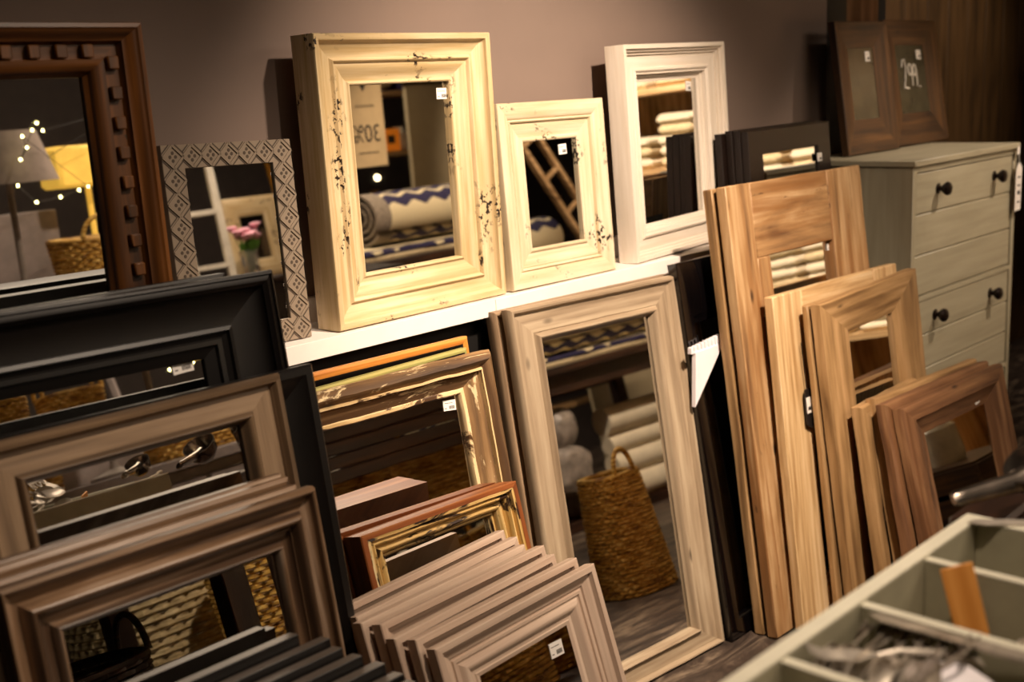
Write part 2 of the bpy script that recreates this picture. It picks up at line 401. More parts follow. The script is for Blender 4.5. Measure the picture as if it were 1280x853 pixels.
def cyma(t0, t1, h0, h1, n=8):
    return [(t0 + (t1 - t0) * i / n, h0 + (h1 - h0) * (.5 - .5 * math.cos(math.pi * i / n))) for i in range(n + 1)]
def cove(t0, t1, h0, h1, n=8, convex=False):
    out = []
    for i in range(n + 1):
        a = math.pi / 2 * i / n
        if convex: out.append((t0 + (t1 - t0) * math.sin(a), h1 + (h0 - h1) * math.cos(a)))
        else: out.append((t0 + (t1 - t0) * (1 - math.cos(a)), h0 + (h1 - h0) * math.sin(a)))
    return out
def bead(t0, t1, h, r, n=6):
    return [(t0 + (t1 - t0) * i / n, h + r * math.sin(math.pi * i / n)) for i in range(n + 1)]

# ------------------------------------------------------------------ the room
LZ = 1.043                       # top of the display ledge
mb = MB(); mb.box((-3, -4.2, -.1), (9, 3.2, 0)); struct('floor', mb, 'floor')
mb = MB(); mb.box((-3, -4.2, 3.0), (9, 3.2, 3.1)); struct('ceiling', mb, 'ceiling_paint')
mb = MB(); mb.box((-3, 2.16, 0), (3.9, 2.26, 3)); struct('wall_back', mb, 'wall_grey')
mb = MB(); mb.box((-3, -4.3, 0), (9, -4.2, 3)); struct('wall_front', mb, 'dark_wall')
mb = MB(); mb.box((-3.1, -4.2, 0), (-3, 3.2, 3)); struct('wall_left', mb, 'dark_wall')
mb = MB(); mb.box((9, -4.2, 0), (9.1, 3.2, 3)); struct('wall_right', mb, 'dark_wall')
mb = MB()
for i in range(22):
    mb.box((3.9 + .22 * i, 2.5 + random.Random(i).uniform(0, .006), 0), (3.9 + .22 * i + .217, 2.53, 3), bev=.003)
struct('wall_planks', mb, 'wall_planks')
mb = MB(); mb.box((4.22, 2.30, 0), (4.56, 2.36, 3), bev=.004); struct('trim_1', mb, 'rustic_brown')
mb = MB(); mb.box((4.58, 2.38, 0), (4.78, 2.42, 3)); struct('gap_shade_1', mb, 'black_panel')  # black board stands in for the shade of a gap right of the post
mb = MB(); mb.box((3.9, 2.17, 0), (4.06, 2.26, 3)); struct('gap_shade_2', mb, 'black_panel')  # black board stands in for the dark gap where the grey wall ends

t = thing('display_ledge', 'white shelf ledge on a black base running along the grey wall', 'shelf', (0, 0, 0))
mb = MB(); mb.box((-1, 2.0, LZ - .02), (3.6, 2.16, LZ - .0005), bev=.001); mb.build('shelf_board', 'ledge_white', t)
mb = MB(); mb.box((-1, 1.988, LZ - .040), (2.015, 2.0, LZ), bev=.001); mb.box((2.0165, 1.988, LZ - .040), (3.6, 2.0, LZ), bev=.001); mb.build('front_lip', 'ledge_white', t)
mb = MB(); mb.box((-1, 2.145, LZ), (3.6, 2.159, LZ + .06), bev=.002); mb.build('back_rail', 'ledge_white', t)
mb = MB(); mb.box((-1, 2.03, 0), (3.6, 2.155, LZ - .02)); mb.build('base_panel', 'black_panel', t)

# ------------------------------------------------------------------ mirrors on the ledge
p = (1.557, 2.006, LZ, .33, 1.33, -.1, .520, .621)
prof = [(0, -.004), (.02, 0), (.10, 0)] + cove(.13, .46, -.002, -.022, 8, False) + bead(.48, .55, -.020, .005) + [(.57, -.024)] + cyma(.60, .90, -.024, -.036, 8) + bead(.92, 1, -.035, .004)
r = mframe('cream_mirror', 'large distressed cream mirror with deep moulding, tallest on the white ledge', p, (.113, .113, .107, .107), prof, 'cream_paint', T=.075, gd=.045)
label(r, .375, .475, .0445, .036, .025, 1)
p = (2.099, 2.006, LZ, -.84, 3.97, -.29, .395, .454)
prof = [(0, -.003), (.02, 0)] + cove(.03, .42, 0, -.010, 8, True) + bead(.44, .50, -.010, .004) + [(.52, -.016)] + cyma(.54, .88, -.014, -.020, 6) + bead(.90, 1, -.018, .003)
r = mframe('cream_mirror', 'small distressed cream mirror between the large cream and the white one', p, (.098, .098, .096, .093), prof, 'pale_cream_paint', T=.03, gd=.026)
label(r, .235, .318, .0255, .03, .026, -2)
p = (2.597, 2.006, LZ, 5.5, 2.44, .6, .562, .587)
prof = [(0, -.002), (.01, 0), (.12, 0), (.13, -.008), (.19, -.008), (.20, -.016), (.27, -.016), (.28, -.022), (.62, -.024), (.64, -.018), (.70, -.016), (.76, -.022), (.80, -.022), (.82, -.034), (.88, -.034), (.9, -.040), (1, -.042)]
r = mframe('white_mirror', 'white painted mirror with stepped moulding at the right end of the ledge', p, (.112, .112, .100, .092), prof, 'white_paint', T=.06, gd=.046)
label(r, .395, .452, .0455, .03, .028, 4)

# patterned stamped frame
p = (1.206, 2.040, LZ, -1.9, 4.75, -1.3, .294, .414)
root = thing('patterned_mirror', 'slim mirror framed in stamped grey lattice pattern with dots', 'mirror', mat=fmat(p, .016))
W, H = p[6], p[7]; bs = (.047, .047, .046, .046)
mb = MB(); sweep(mb, W, H, bs, [(0, -.001), (.02, 0), (.98, 0), (1, -.001)], .016, 1); 
def rail_cells(horizontal):
    L = W if horizontal else H; n = 6 if horizontal else 9; return L, n
def motif(mb, cx, cz, s):
    """one lattice diamond with dark lines and dots for shaded recesses"""
    q = s / 2
    for (ax, az, bx, bz) in ((-q, 0, 0, q), (0, q, q, 0), (q, 0, 0, -q), (0, -q, -q, 0)):
        d = Vector((bx - ax, 0, bz - az)); nrm = Vector((-d.z, 0, d.x)).normalized() * .0022
        for sh, mi in ((0, 0),):
            a = Vector((cx + ax, 0, cz + az)); b = a + d
            mb.prism([a + nrm, b + nrm, b - nrm, a - nrm], (0, -.0028, 0), 0)
        nn = Vector((-d.z, 0, d.x)).normalized() * .0055; n2 = nn.normalized() * .0012
        a = Vector((cx + ax, 0, cz + az)) - nn * -1; b = a + d
        a2, b2 = a + d * .12, b - d * .12; mb.prism([a2 + n2, b2 + n2, b2 - n2, a2 - n2], (0, -.0006, 0), 1)
    for (dx, dz) in ((.006, 0), (-.006, 0), (0, .0075), (0, -.0075)):
        mb.prism([(cx + dx + .0031 * math.cos(k * math.pi / 4), 0, cz + dz + .0036 * math.sin(k * math.pi / 4)) for k in range(8)], (0, -.0008, 0), 1)
mo = MB()
for k in range(9):
    for x in (.0235, W - .0235): motif(mo, x, .023 + (H - .046) * k / 8, .044)
for k in range(1, 6):
    for z in (.023, H - .023): motif(mo, .0235 + (W - .047) * k / 6, z, .042)
plain('stamped_grey', '8a7a68', .6, var=.06); plain('stamped_recess_shade', '4c3f33', .7)  # the darker colour stands for shade inside the stamped recesses
mb.build('moulding', 'stamped_grey', root); mo.build('lattice_pattern', ['stamped_grey', 'stamped_recess_shade'], root)
glass(root, W, H, bs, .006)
b = MB(); b.box((.02, .012, .02), (W - .02, .015, H - .02)); b.build('backing_board', 'black_side', root)

# carved brown mirror with dentil blocks
p = (.311, 1.745, 0, -.1, 1.87, -.07, .733, 1.672)
bs_ = (.097, .097, .082, .1); prof = [(0, -.006), (.02, 0), (.10, .002)] + cyma(.12, .34, 0, -.012, 6) + [(.36, -.018), (.40, -.024), (.66, -.024), (.67, -.018)] + cove(.69, .92, -.014, -.028, 6, True) + [(.94, -.030), (1, -.034)]
r = mframe('carved_mirror', 'carved brown wooden mirror with square dentil blocks at upper left', p, bs_, prof, 'carved_wood', T=.05, gd=.04)
W, H = p[6], p[7]; mb = MB()
for k in range(24):
    z = H - .062 - k * .0475
    for x in (W - .097 * .53, .097 * .53): mb = MB(); mb.box((x - .0095, .024, z - .0105), (x + .0095, .011, z + .0105), bev=.002); mb.build('dentil_block', 'carved_wood', r)
for k in range(13):
    x = W - .092 - k * .0437
    z = H - .082 * .53; mb = MB(); mb.box((x - .0095, .024, z - .0105), (x + .0095, .011, z + .0105), bev=.002); mb.build('dentil_block', 'carved_wood', r)

# black frames on the ledge by the chest
for i in range(4):
    p = (3.100 - .0045 * i * (1 if i < 3 else 2.2), 1.950 + .025 * i, LZ, .9, 4.05, .38, .497, .327 - (.004 if i == 3 else 0) + (.004 if i in (1, 2) else 0))
    r = mframe('black_mirror', ['flat black mirror reflecting white linen, front of the group on the ledge', 'black frame directly behind the front black mirror on the ledge', 'black frame third from the front in the ledge group', 'black frame at the back of the group on the ledge, edge beside white mirror'][i],
        p, (.080, .080, .072, .072), [(0, -.002), (.02, 0), (.97, 0), (1, -.003)], 'dark_brown_frame', T=.022, gd=.008, group='black frames on the ledge')
    if i == 0: label(r, .405, .205, -.001, .03, .026, 0)

# ------------------------------------------------------------------ tall black mirror and bracket
p = (2.604, 1.716, 0, .6, 9.0, .06, .46, 1.060)
r = mframe('black_mirror', 'tall glossy black mirror standing between grey and reclaimed wood frames', p, (.052, .052, .17, .06), [(0, -.003), (.03, 0), (.85, 0), (.9, -.006), (1, -.008)], 'black_gloss', T=.03, gd=.012)
t = thing('triangular_bracket', 'white triangular bracket with ribbed top between the grey mirror and reclaimed wood', 'bracket', (2.585, 1.835, .668))
A, B_, Cc = Vector((.005, -.02, .15)), Vector((.138, -.02, .152)), Vector((.0, -.02, 0))
mb = MB(); mb.prism([A, B_, Cc], (-.0, .012, 0)); mb.build('bracket_body', 'card_white', t)
mb = MB()
for k in range(9): mb.box((-.012 + .0165 * k, -.018, .152), (-.002 + .0165 * k, -.006, .166 + .0015 * k), bev=.001)
mb.box((-.012, -.018, .149), (.136, -.006, .153)); mb.build('ribbed_top', 'card_white', t)

# ------------------------------------------------------------------ floor frames, right of centre
pg = [(0, -.012), (.03, -.003), (.07, 0), (.12, -.001), (.17, -.008), (.19, -.013), (.72, -.011), (.74, -.013)] + bead(.76, .94, -.010, .010, 8) + [(.95, -.014), (1, -.02)]
p = (1.976, 1.812, 0, -3.8, 8.9, 0, .650, 1.026)
r = mframe('grey_mirror', 'grey washed mirror mostly hidden behind the tall grey washed mirror', p, (.1, .1, .09, .09), pg, 'warm_grey_wash', T=.03, gd=.024, group='grey washed mirrors')
p = (1.990, 1.776, 0, -4.15, 8.95, -.27, .607, 1.028)
r = mframe('grey_mirror', 'tall grey washed wooden mirror on the floor reflecting a wicker basket', p, (.102, .112, .094, .076), pg, 'grey_wash', T=.030, gd=.024, seg=14, rnd=.0012)

def butt_frame(name, lab, p, sl, sr, rt, rb, mat, T=.03, gd=.014, group=None, rnd=.0012, block=None, seed=0, bev=.003, dark='black_side'):
    """plank frame: full height stiles with rails let in between"""
    W, H = p[6], p[7]; root = thing(name, lab, 'mirror', group=group, mat=fmat(p, T)); g = .0012
    mb = MB(); mb.box((0, 0, 0), (sl, T, H), axis=2, bev=bev, rnd=rnd, seg=26, seed=seed); mb.build('stile', mat, root)
    mb = MB(); mb.box((W - sr, 0, 0), (W, T, H), axis=2, bev=bev, rnd=rnd, seg=26, seed=seed + 3); mb.build('stile', mat, root)
    mb = MB(); mb.box((sl + g, .001, H - rt), (W - sr - g, T - .001, H), axis=0, bev=bev, rnd=rnd, seg=12, seed=seed + 5); mb.build('rail', mat, root)
    mb = MB(); mb.box((sl + g, .001, 0), (W - sr - g, T - .001, rb), axis=0, bev=bev, rnd=rnd, seg=12, seed=seed + 7); mb.build('rail', mat, root)
    if block:
        mb = MB(); mb.box((sl + g, .001, H - rt - block[1]), (sl + block[0], T - .002, H - rt + .001), axis=2, bev=bev, rnd=rnd, seg=5); mb.build('corner_block', mat, root)
    glass(root, W, H, (sl, sr, rt, rb), gd, over=.004)
    b = MB(); b.box((sl * .6, T, rb * .6), (W - sr * .6, T + .003, H - rt * .6)); b.build('backing_board', dark, root)
    return root
butt_frame('reclaimed_wood_mirror', 'rear tall reclaimed wood frame, only its left edge and top showing', (2.691, 1.672, 0, -.3, 7.2, 0, .72, 1.249), .117, .19, .2, .2, 'golden_oak', T=.03, seed=11)
r = butt_frame('reclaimed_wood_mirror', 'tall honey coloured reclaimed plank mirror reflecting white cloth, left of the chest', (2.690, 1.628, 0, -.3, 7.2, -.1, .729, 1.256), .117, .20, .207, .21, 'reclaimed_wood', T=.032, gd=.02, block=(.066, .155), seed=2)
label(r, .515, 1.02, .018, .022, .02, 5)
r = butt_frame('pine_mirror', 'pale pine mirror with a black tag, leaning before the tall reclaimed one', (2.762, 1.585, 0.000, -0.016, 6.495, -0.795, 0.718, 0.943), .146, .15, .12, .12, 'pale_pine', T=.03, seed=4)
mb = MB(); mb.T = Matrix.Translation((-.052, 0, 0)); mb.prism([(.155, -.01, .80), (.158, -.01, .80), (.165, -.01, .66), (.162, -.01, .66)], (0, .001, 0))
mb.prism([(.146, -.012, .655), (.152, -.012, .668), (.178, -.012, .668), (.184, -.012, .655), (.184, -.012, .575), (.172, -.012, .555), (.146, -.012, .57)], (0, .003, 0), 0)
mb.box((.152, -.0135, .60), (.178, -.012, .645), 1); mb.box((.158, -.014, .608), (.172, -.0135, .618), 2); mb.build('black_tag', ['black_side', 'label_white', 'ink'], r)
butt_frame('oak_mirror', 'narrow edge of an oak mirror sandwiched behind the front oak mirror', (2.890, 1.545, 0.000, 0.017, 6.500, 0.638, 0.600, 0.915), .05, .12, .1, .1, 'golden_oak', T=.018, gd=.01, seed=6)
p = (2.912, 1.505, 0.000, 0.002, 6.573, 1.869, 0.583, 0.919)
r = mframe('oak_mirror', 'front golden oak mirror with mitred corners, tilted before the chest', p, (.150, .165, .105, .11), [(0, -.002), (.02, 0), (.9, -.004), (1, -.008)], 'golden_oak', T=.03, gd=.018, seg=10, rnd=.0015)

# small rustic frames, stacked in front of the chest
ps = [(2.950, 1.418, 0, 4, 9.2, -.8, .40, .625), (2.994, 1.375, 0, -1.9, 12, -.8, .634, .639), (2.968, 1.330, 0, -1.5, 12, -.6, .649, .640), (2.995, 1.280, 0, -1.7, 13.2, -.1, .639, .635)]
ls = ['small oak frame leaning apart, behind the three rustic frames by the chest', 'rustic brown frame at the back of the three by the chest', 'rustic brown frame in the middle of the three by the chest', 'front rustic brown mirror of the three by the chest, cracked corner']
for i, (p, l) in enumerate(zip(ps, ls)):
    r = mframe('rustic_mirror', l, p, (.10, .10, .09, .1) if i == 0 else (.14, .115, .10, .10), [(0, -.008), (.04, -.001), (.09, 0), (.45, 0), (.52, -.006), (.85, -.020), (1, -.026)], ['golden_oak', 'golden_oak', 'rustic_brown', 'rustic_brown'][i], T=.032, gd=.028, seg=10, rnd=.0022, seed=i, group='rustic wooden frames before the chest' if i else None)
    if i == 3: label(r, .455, .545, .02, .03, .03, -8)

# ------------------------------------------------------------------ centre left frames
p = (1.195, 1.742, 0, -1.3, 8, -.2, .60, 1.013)
mframe('orange_mirror', 'frame with an orange brown top edge, rearmost beneath the ledge', p, (.06, .06, .05, .05), [(0, -.004), (.1, 0), (.3, 0), (.5, -.006), (1, -.012)], 'orange_wood', T=.022, gd=.014, mat2='black_paint', strips=((.24, 1),))
p = (1.180, 1.690, 0, .9, 8, .1, .592, .996)
mframe('green_mirror', 'thin green and gold frame just before the orange topped one', p, (.05, .05, .045, .05), [(0, -.004), (.1, 0), (.2, 0), (.5, -.008), (1, -.012)], 'green_gilt', T=.022, gd=.014, mat2='dark_brown_frame', strips=((.16, 1),))
p = (1.163, 1.600, 0, -1.9, 10.3, -.32, .600, 1.003)
prof = [(0, -.022), (.06, -.012), (.14, -.003), (.22, 0), (.30, -.004), (.36, -.012), (.40, -.012), (.42, -.006), (.46, -.006), (.48, -.016), (.85, -.030), (.88, -.028), (.96, -.028), (1, -.034)]
r = mframe('distressed_mirror', 'distressed brown mirror with flaking cream paint beneath the ledge', p, (.095, .095, .078, .08), prof, 'distressed_bark', T=.045, gd=.04, seg=22, rnd=.0020, seed=5, mat2='flaked_cream', strips=((.41, .49), (.86, 1)))
label(r, .462, .898, .0395, .034, .022, 6)
p = (1.211, 1.437, 0.000, -2.039, 15.400, -1.359, 0.384, 0.780)
mframe('gilt_mirror', 'mahogany topped frame behind the chipped gilt frame', p, (.05, .05, .045, .05), [(0, 0), (1, -.02)], 'mahogany_top', T=.050, gd=.03)
p = (1.226, 1.375, 0.000, -2.013, 15.404, -0.355, 0.386, 0.793)
W, H = p[6], p[7]; root = thing('gilt_mirror', 'small chipped gilt mirror with a mahogany top edge', 'mirror', mat=fmat(p, .055))
mb = MB(); sweep(mb, W, H, (.012, .012, .010, .01), [(0, -.002), (.15, 0), (1, 0)], .055); mb.build('outer_case', 'mahogany_top', root)
mb = MB(); mb.T = Matrix.Translation((.012, 0, .01))
sweep(mb, W - .024, H - .02, (.052, .052, .045, .045), [(0, 0), (.12, 0), (.16, -.010)] + bead(.2, .38, -.010, .006, 5) + [(.42, -.018)] + bead(.46, .78, -.022, .010, 8) + [(.82, -.032), (.85, -.028), (.92, -.028), (1, -.036)], .05, 16, .0016, 3)
mb.build('moulding', 'chipped_gilt', root); glass(root, W, H, (.063, .063, .054, .054), .042)

# stack of seven beige frames
bp = [(1.161, 1.100, 0.000, 2.211, 17.001, 0.218, 0.412, 0.712), (1.144, 1.131, 0.000, 2.199, 17.001, -0.320, 0.412, 0.720), (1.140, 1.161, 0.000, 2.284, 17.009, 0.728, 0.406, 0.722), (1.129, 1.192, 0.000, 2.202, 17.001, -0.287, 0.412, 0.734), (1.117, 1.222, 0.000, 2.255, 17.007, -0.051, 0.407, 0.735), (1.144, 1.253, 0.000, 2.274, 17.008, 0.957, 0.407, 0.732), (1.144, 1.283, 0.000, 2.308, 17.013, 0.749, 0.403, 0.740)]
bl = ['beige ribbed mirror at the front of the stack of seven', 'beige frame second from the front in the stack of seven', 'beige frame third from the front in the stack of seven', 'beige frame in the middle of the stack of seven', 'beige frame third from the back in the stack of seven', 'beige frame second from the back in the stack of seven', 'beige frame at the back of the stack of seven, next to the gilt mirror']
profb = [(0, -.002), (.02, 0), (.14, 0), (.16, -.006)] + cyma(.18, .36, -.010, -.018, 5) + [(.38, -.022), (.42, -.022), (.44, -.018), (.50, -.018), (.52, -.022)] + bead(.56, .80, -.022, .008, 8) + [(.83, -.026), (.9, -.026), (.92, -.024), (1, -.026)]
profb = [(a, b * .8) for a, b in profb]
for i, (p, l) in enumerate(zip(bp, bl)):
    r = mframe('beige_mirror', l, p, (.092, .092, .082, .082), profb, 'beige_wash', T=.022, gd=.0215, group='stack of seven beige frames')
    if i == 0: label(r, .262, .590, .0212, .034, .026, 3)

# ------------------------------------------------------------------ left frames
p = (.308, 1.620, 0, 0, 5, -.1, .80, 1.262)
mframe('black_mirror', 'black frame behind the large black moulded mirror, top corner showing', p, (.1, .1, .09, .09), [(0, -.002), (.1, 0), (1, -.01)], 'black_paint', T=.025, gd=.015)
p = (.317, 1.450, 0, -2.4, 9.43, -.52, .800, 1.279)
prof = [(0, -.010), (.02, -.004), (.05, -.002), (.06, -.006), (.09, -.004), (.13, 0), (.16, -.004)] + cove(.18, .62, -.006, -.026, 10, False) + [(.63, -.020), (.68, -.018), (.70, -.024), (.76, -.028), (.78, -.024), (.84, -.024), (.86, -.030), (1, -.036)]
r = mframe('black_mirror', 'large black mirror with wide fluted moulding and a price label', p, (.130, .134, .124, .12), prof, 'black_paint', T=.05, gd=.042)
label(r, .612, 1.139, .0415, .036, .027, -3)
p = (.433, 1.390, 0, -1.2, 8.7, -.2, .700, 1.130)
mframe('black_mirror', 'plain black frame between the large black and the grey beaded mirror', p, (.07, .07, .06, .06), [(0, -.006), (.08, 0), (.25, 0), (.35, -.006), (1, -.012)], 'black_paint', T=.022, gd=.014)
p = (.576, 1.350, 0, .52, 9.28, -.14, .496, 1.131)
prof = [(0, -.016), (.04, -.006), (.10, 0), (.18, -.001), (.24, -.008), (.27, -.014), (.74, -.012)] + bead(.76, .92, -.012, .007, 6) + [(.94, -.016), (1, -.022)]
mframe('grey_mirror', 'grey brown mirror with smooth beaded frame reflecting the cutlery tray', p, (.076, .080, .066, .07), prof, 'warm_grey_wash', T=.03, gd=.028, mat2='brown_bead', strips=((0, .25), (.75, 1)))
for i, (y, h, l) in enumerate(((1.303, .995, 'thin brown frame rearmost behind the brown grey fluted mirror'), (1.278, .996, 'thin brown frame in the middle behind the fluted mirror'), (1.252, .990, 'thin brown frame just behind the brown grey fluted mirror'))):
    p = (.527 - .006 * i, y, 0, -.06, 9.94, -.41, .478, h)
    mframe('brown_mirror', l, p, (.07, .07, .07, .07), [(0, -.004), (.08, 0), (1, -.01)], 'brown_grey_wash', T=.018, gd=.014, group='thin brown frames behind the fluted mirror')
p = (.527, 1.220, 0, -.06, 9.94, -.41, .480, .989)
prof = [(0, -.014), (.03, -.006), (.07, -.003), (.10, -.004)] + cove(.12, .34, -.006, -.020, 7, False) + bead(.36, .62, -.018, .014, 8) + cove(.64, .80, -.018, -.026, 5, False) + bead(.82, .98, -.024, .010, 6) + [(1, -.03)]
mframe('fluted_mirror', 'brown grey fluted wooden mirror at lower left reflecting wicker', p, (.078, .078, .082, .08), prof, 'brown_grey_wash', T=.028, gd=.030)
# seven black frames at the bottom
sl = [(0.917, 1.335, 0.796), (0.950, 1.305, 0.786), (0.948, 1.275, 0.781), (0.958, 1.245, 0.775), (0.974, 1.215, 0.766), (0.981, 1.185, 0.757), (0.978, 1.155, 0.756)]
for i, (x, y, z) in enumerate(sl):
    le = rad(10); h = z / math.cos(le) - .004; W = .42
    p = (x - W, y - h * math.sin(le) - .001, 0, 0, 10, 0, W, h)
    mframe('black_mirror', ['black frame at the back of the low stack, against the fluted mirror', 'second black frame from the back in the low stack', 'third black frame from the back in the low stack', 'middle black frame of seven in the low stack', 'third black frame from the front in the low stack', 'second black frame from the front in the low stack', 'nearest black frame of the low stack at bottom left'][i],
        p, (.05, .05, .05, .05), [(0, -.001), (.02, 0), (.9, 0), (1, -.004)], 'black_paint_sheen', T=.022, gd=.010, mat2='black_paint', strips=((.01, 1),), group='low stack of black frames')  # outer edges coloured grey as sheen, fronts left black

# ------------------------------------------------------------------ chest of drawers
t = thing('chest_of_drawers', 'sage grey wooden chest with dark knobs in the right corner', 'chest of drawers', (3.622, 1.70, 0))
Wc, Dc, Hc = .835, .43, 1.225
mb = MB(); mb.box((0, .0, .0), (.026, Dc, Hc), axis=2, bev=.002); mb.box((Wc - .026, 0, 0), (Wc, Dc, Hc), axis=2, bev=.002); mb.box((.026, Dc - .012, .02), (Wc - .026, Dc, Hc), axis=2)
for z in (.05, .415, .785, Hc - .018): mb.box((.026, .001, z - .0), (Wc - .026, Dc - .012, z + .016), axis=0)
mb.build('carcass', 'sage_paint_wood', t)
mb = MB(); mb.box((-.008, -.010, Hc), (Wc + .008, Dc + .004, Hc + .021), axis=0, bev=.003); mb.build('top_board', 'sage_paint_wood', t)
for (z0, z1, zk) in ((.803, 1.204, 1.142), (.433, .783, .722), (.068, .413, .35)):
    n = 3; h = (z1 - z0) / n; mb = MB()
    for k in range(n):
        mb.box((.03, .004, z0 + h * k + .0016), (Wc - .03, .026, z0 + h * (k + 1) - .0016), axis=0, bev=.003)
    mb.box((.034, .010, z0), (Wc - .034, .30, z1), axis=0); d = mb.build('drawer', 'sage_paint_wood', t)
    for x in (.19, .645):
        k_ = MB(); k_.lathe([(.017, 0), (.018, .003), (.009, .006), (.008, .012), (.014, .018), (.021, .026), (.023, .032), (.020, .040), (.012, .044), (.001, .046)], 20); k_.T = Matrix.Identity(4)
        k_.v = [Matrix.Translation((x, .004, zk)) @ Matrix.Rotation(math.pi / 2, 4, 'X') @ v for v in k_.v]; k_.build('knob', 'knob_metal', d)
tg = thing('hang_tag', 'white hanging price tag with a string on the right front of the chest', 'tag', (4.44, 1.682, 1.0))
mb = MB(); mb.prism([(-.030, 0, .0), (.022, 0, .004), (.026, 0, .155), (.006, 0, .175), (-.012, 0, .172), (-.026, 0, .15)], (0, .0015, 0), 0)
for k in range(4): mb.box((-.012, -.0008, .03 + .03 * k), (.012, 0, .036 + .03 * k + (.008 if k == 1 else 0)), 1)
mb.build('tag_card', ['label_white', 'ink'], tg)
mb = MB(); mb.tube([(-.002, 0, .168), (-.003, .002, .20), (-.004, .006, .246)], .0012, 6); mb.box((-.016, .003, .205), (.006, .005, .232)); mb.build('tag_string', 'label_white', tg)

# two dark picture mirrors on the chest
prp = [(0, -.003), (.03, 0), (.10, 0), (.95, -.016), (1, -.024)]
r = mframe('picture_mirror', 'dark brown mirror on the chest, left and in front, price sticker only', (3.745, 1.985, 1.246, -.2, 7.7, 0, .368, .450), (.098, .098, .092, .122), prp, 'dark_red_wood', T=.026, gd=.018, gmat='chalkboard')
label(r, .215, .315, .0165, .032, .034, 0)
r = mframe('picture_mirror', 'dark brown mirror on the chest, right, chalked 299 on it', (4.160, 2.010, 1.246, 0, 8.9, -.3, .424, .456), (.098, .10, .092, .122), prp, 'dark_red_wood', T=.026, gd=.018, gmat='chalkboard')
label(r, .262, .315, .0165, .036, .034, 0)
mb = MB(); s = .030; x0, z0 = .128, .205
def glyph(pts, ox, oz, sc=1.0): mb.tube([(x0 + ox + px * .034 * sc, .0145, z0 + oz + pz * .085 * sc) for px, pz in pts], .0027, 6)
nine = [(.92, .74), (.75, .97), (.38, 1.0), (.10, .84), (.10, .62), (.38, .48), (.72, .56), (.92, .76), (.92, .4), (.84, .0)]
glyph([(.0, .80), (.2, 1.05), (.6, 1.08), (.75, .82), (.5, .45), (.1, .02), (.35, .06), (1.0, .03)], 0, 0, 1.2)
glyph(nine, .047, .012, .95); glyph(nine, .084, .010, .95); glyph([(0, 0), (.12, .03), (.1, -.02)], .128, .006)
mb.build('handwritten_price', 'chalk_white', r)

# ------------------------------------------------------------------ cutlery tray in the foreground
TX0, TX1, TY0, TY1, TZ0, TZ1 = .30, 1.395, -.12, .575, .845, 1.0
tr = thing('divided_tray', 'sage green divided wooden tray holding cutlery in the right foreground', 'tray', (TX0, TY0, TZ0))
w_, d_, h_ = TX1 - TX0, TY1 - TY0, TZ1 - TZ0
def rimboard(a, b, name):
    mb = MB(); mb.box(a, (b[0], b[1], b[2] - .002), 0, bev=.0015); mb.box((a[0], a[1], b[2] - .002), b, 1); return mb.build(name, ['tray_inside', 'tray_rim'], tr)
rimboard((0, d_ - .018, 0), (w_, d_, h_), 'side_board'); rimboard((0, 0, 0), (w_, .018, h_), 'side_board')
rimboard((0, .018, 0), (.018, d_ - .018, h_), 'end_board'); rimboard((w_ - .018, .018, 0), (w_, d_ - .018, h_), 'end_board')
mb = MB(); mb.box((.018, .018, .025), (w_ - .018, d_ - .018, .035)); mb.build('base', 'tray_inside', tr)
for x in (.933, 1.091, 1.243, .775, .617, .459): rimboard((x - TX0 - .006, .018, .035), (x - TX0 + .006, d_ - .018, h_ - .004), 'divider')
mb = MB()
for x in (.42, .70, 1.0, 1.30):
    for yy in (d_,):
        k_ = MB(); mb.add(*[[(x - TX0 + .006 * math.cos(a * math.pi / 4) * rr, yy + dd, .085 + .006 * math.sin(a * math.pi / 4) * rr) for rr, dd in ((1, 0), (.7, .003)) for a in range(8)], [[i, (i + 1) % 8, 8 + (i + 1) % 8, 8 + i] for i in range(8)] + [list(range(8, 16))]])
mb.build('rivet', 'old_silver', tr)
st = thing('tray_stand', 'dark wooden stand with square legs under the cutlery tray', 'stand', (TX0, TY0, 0))
for x in (.02, w_ - .09):
    for y in (.01, d_ - .07): mb = MB(); mb.box((x, y, 0), (x + .06, y + .06, .825), bev=.003); mb.build('leg', 'dark_table', st)
mb = MB(); mb.box((0, 0, .825), (w_, .05, .845)); mb.box((0, d_ - .05, .825), (w_, d_, .845)); mb.box((0, .05, .825), (.05, d_ - .05, .845)); mb.box((w_ - .05, .05, .825), (w_, d_ - .05, .845)); mb.build('top_frame', 'dark_table', st)
mb = MB(); mb.box((.0, .02, .42), (w_, d_ - .02, .44), bev=.002); mb.build('lower_shelf', 'dark_table', st)

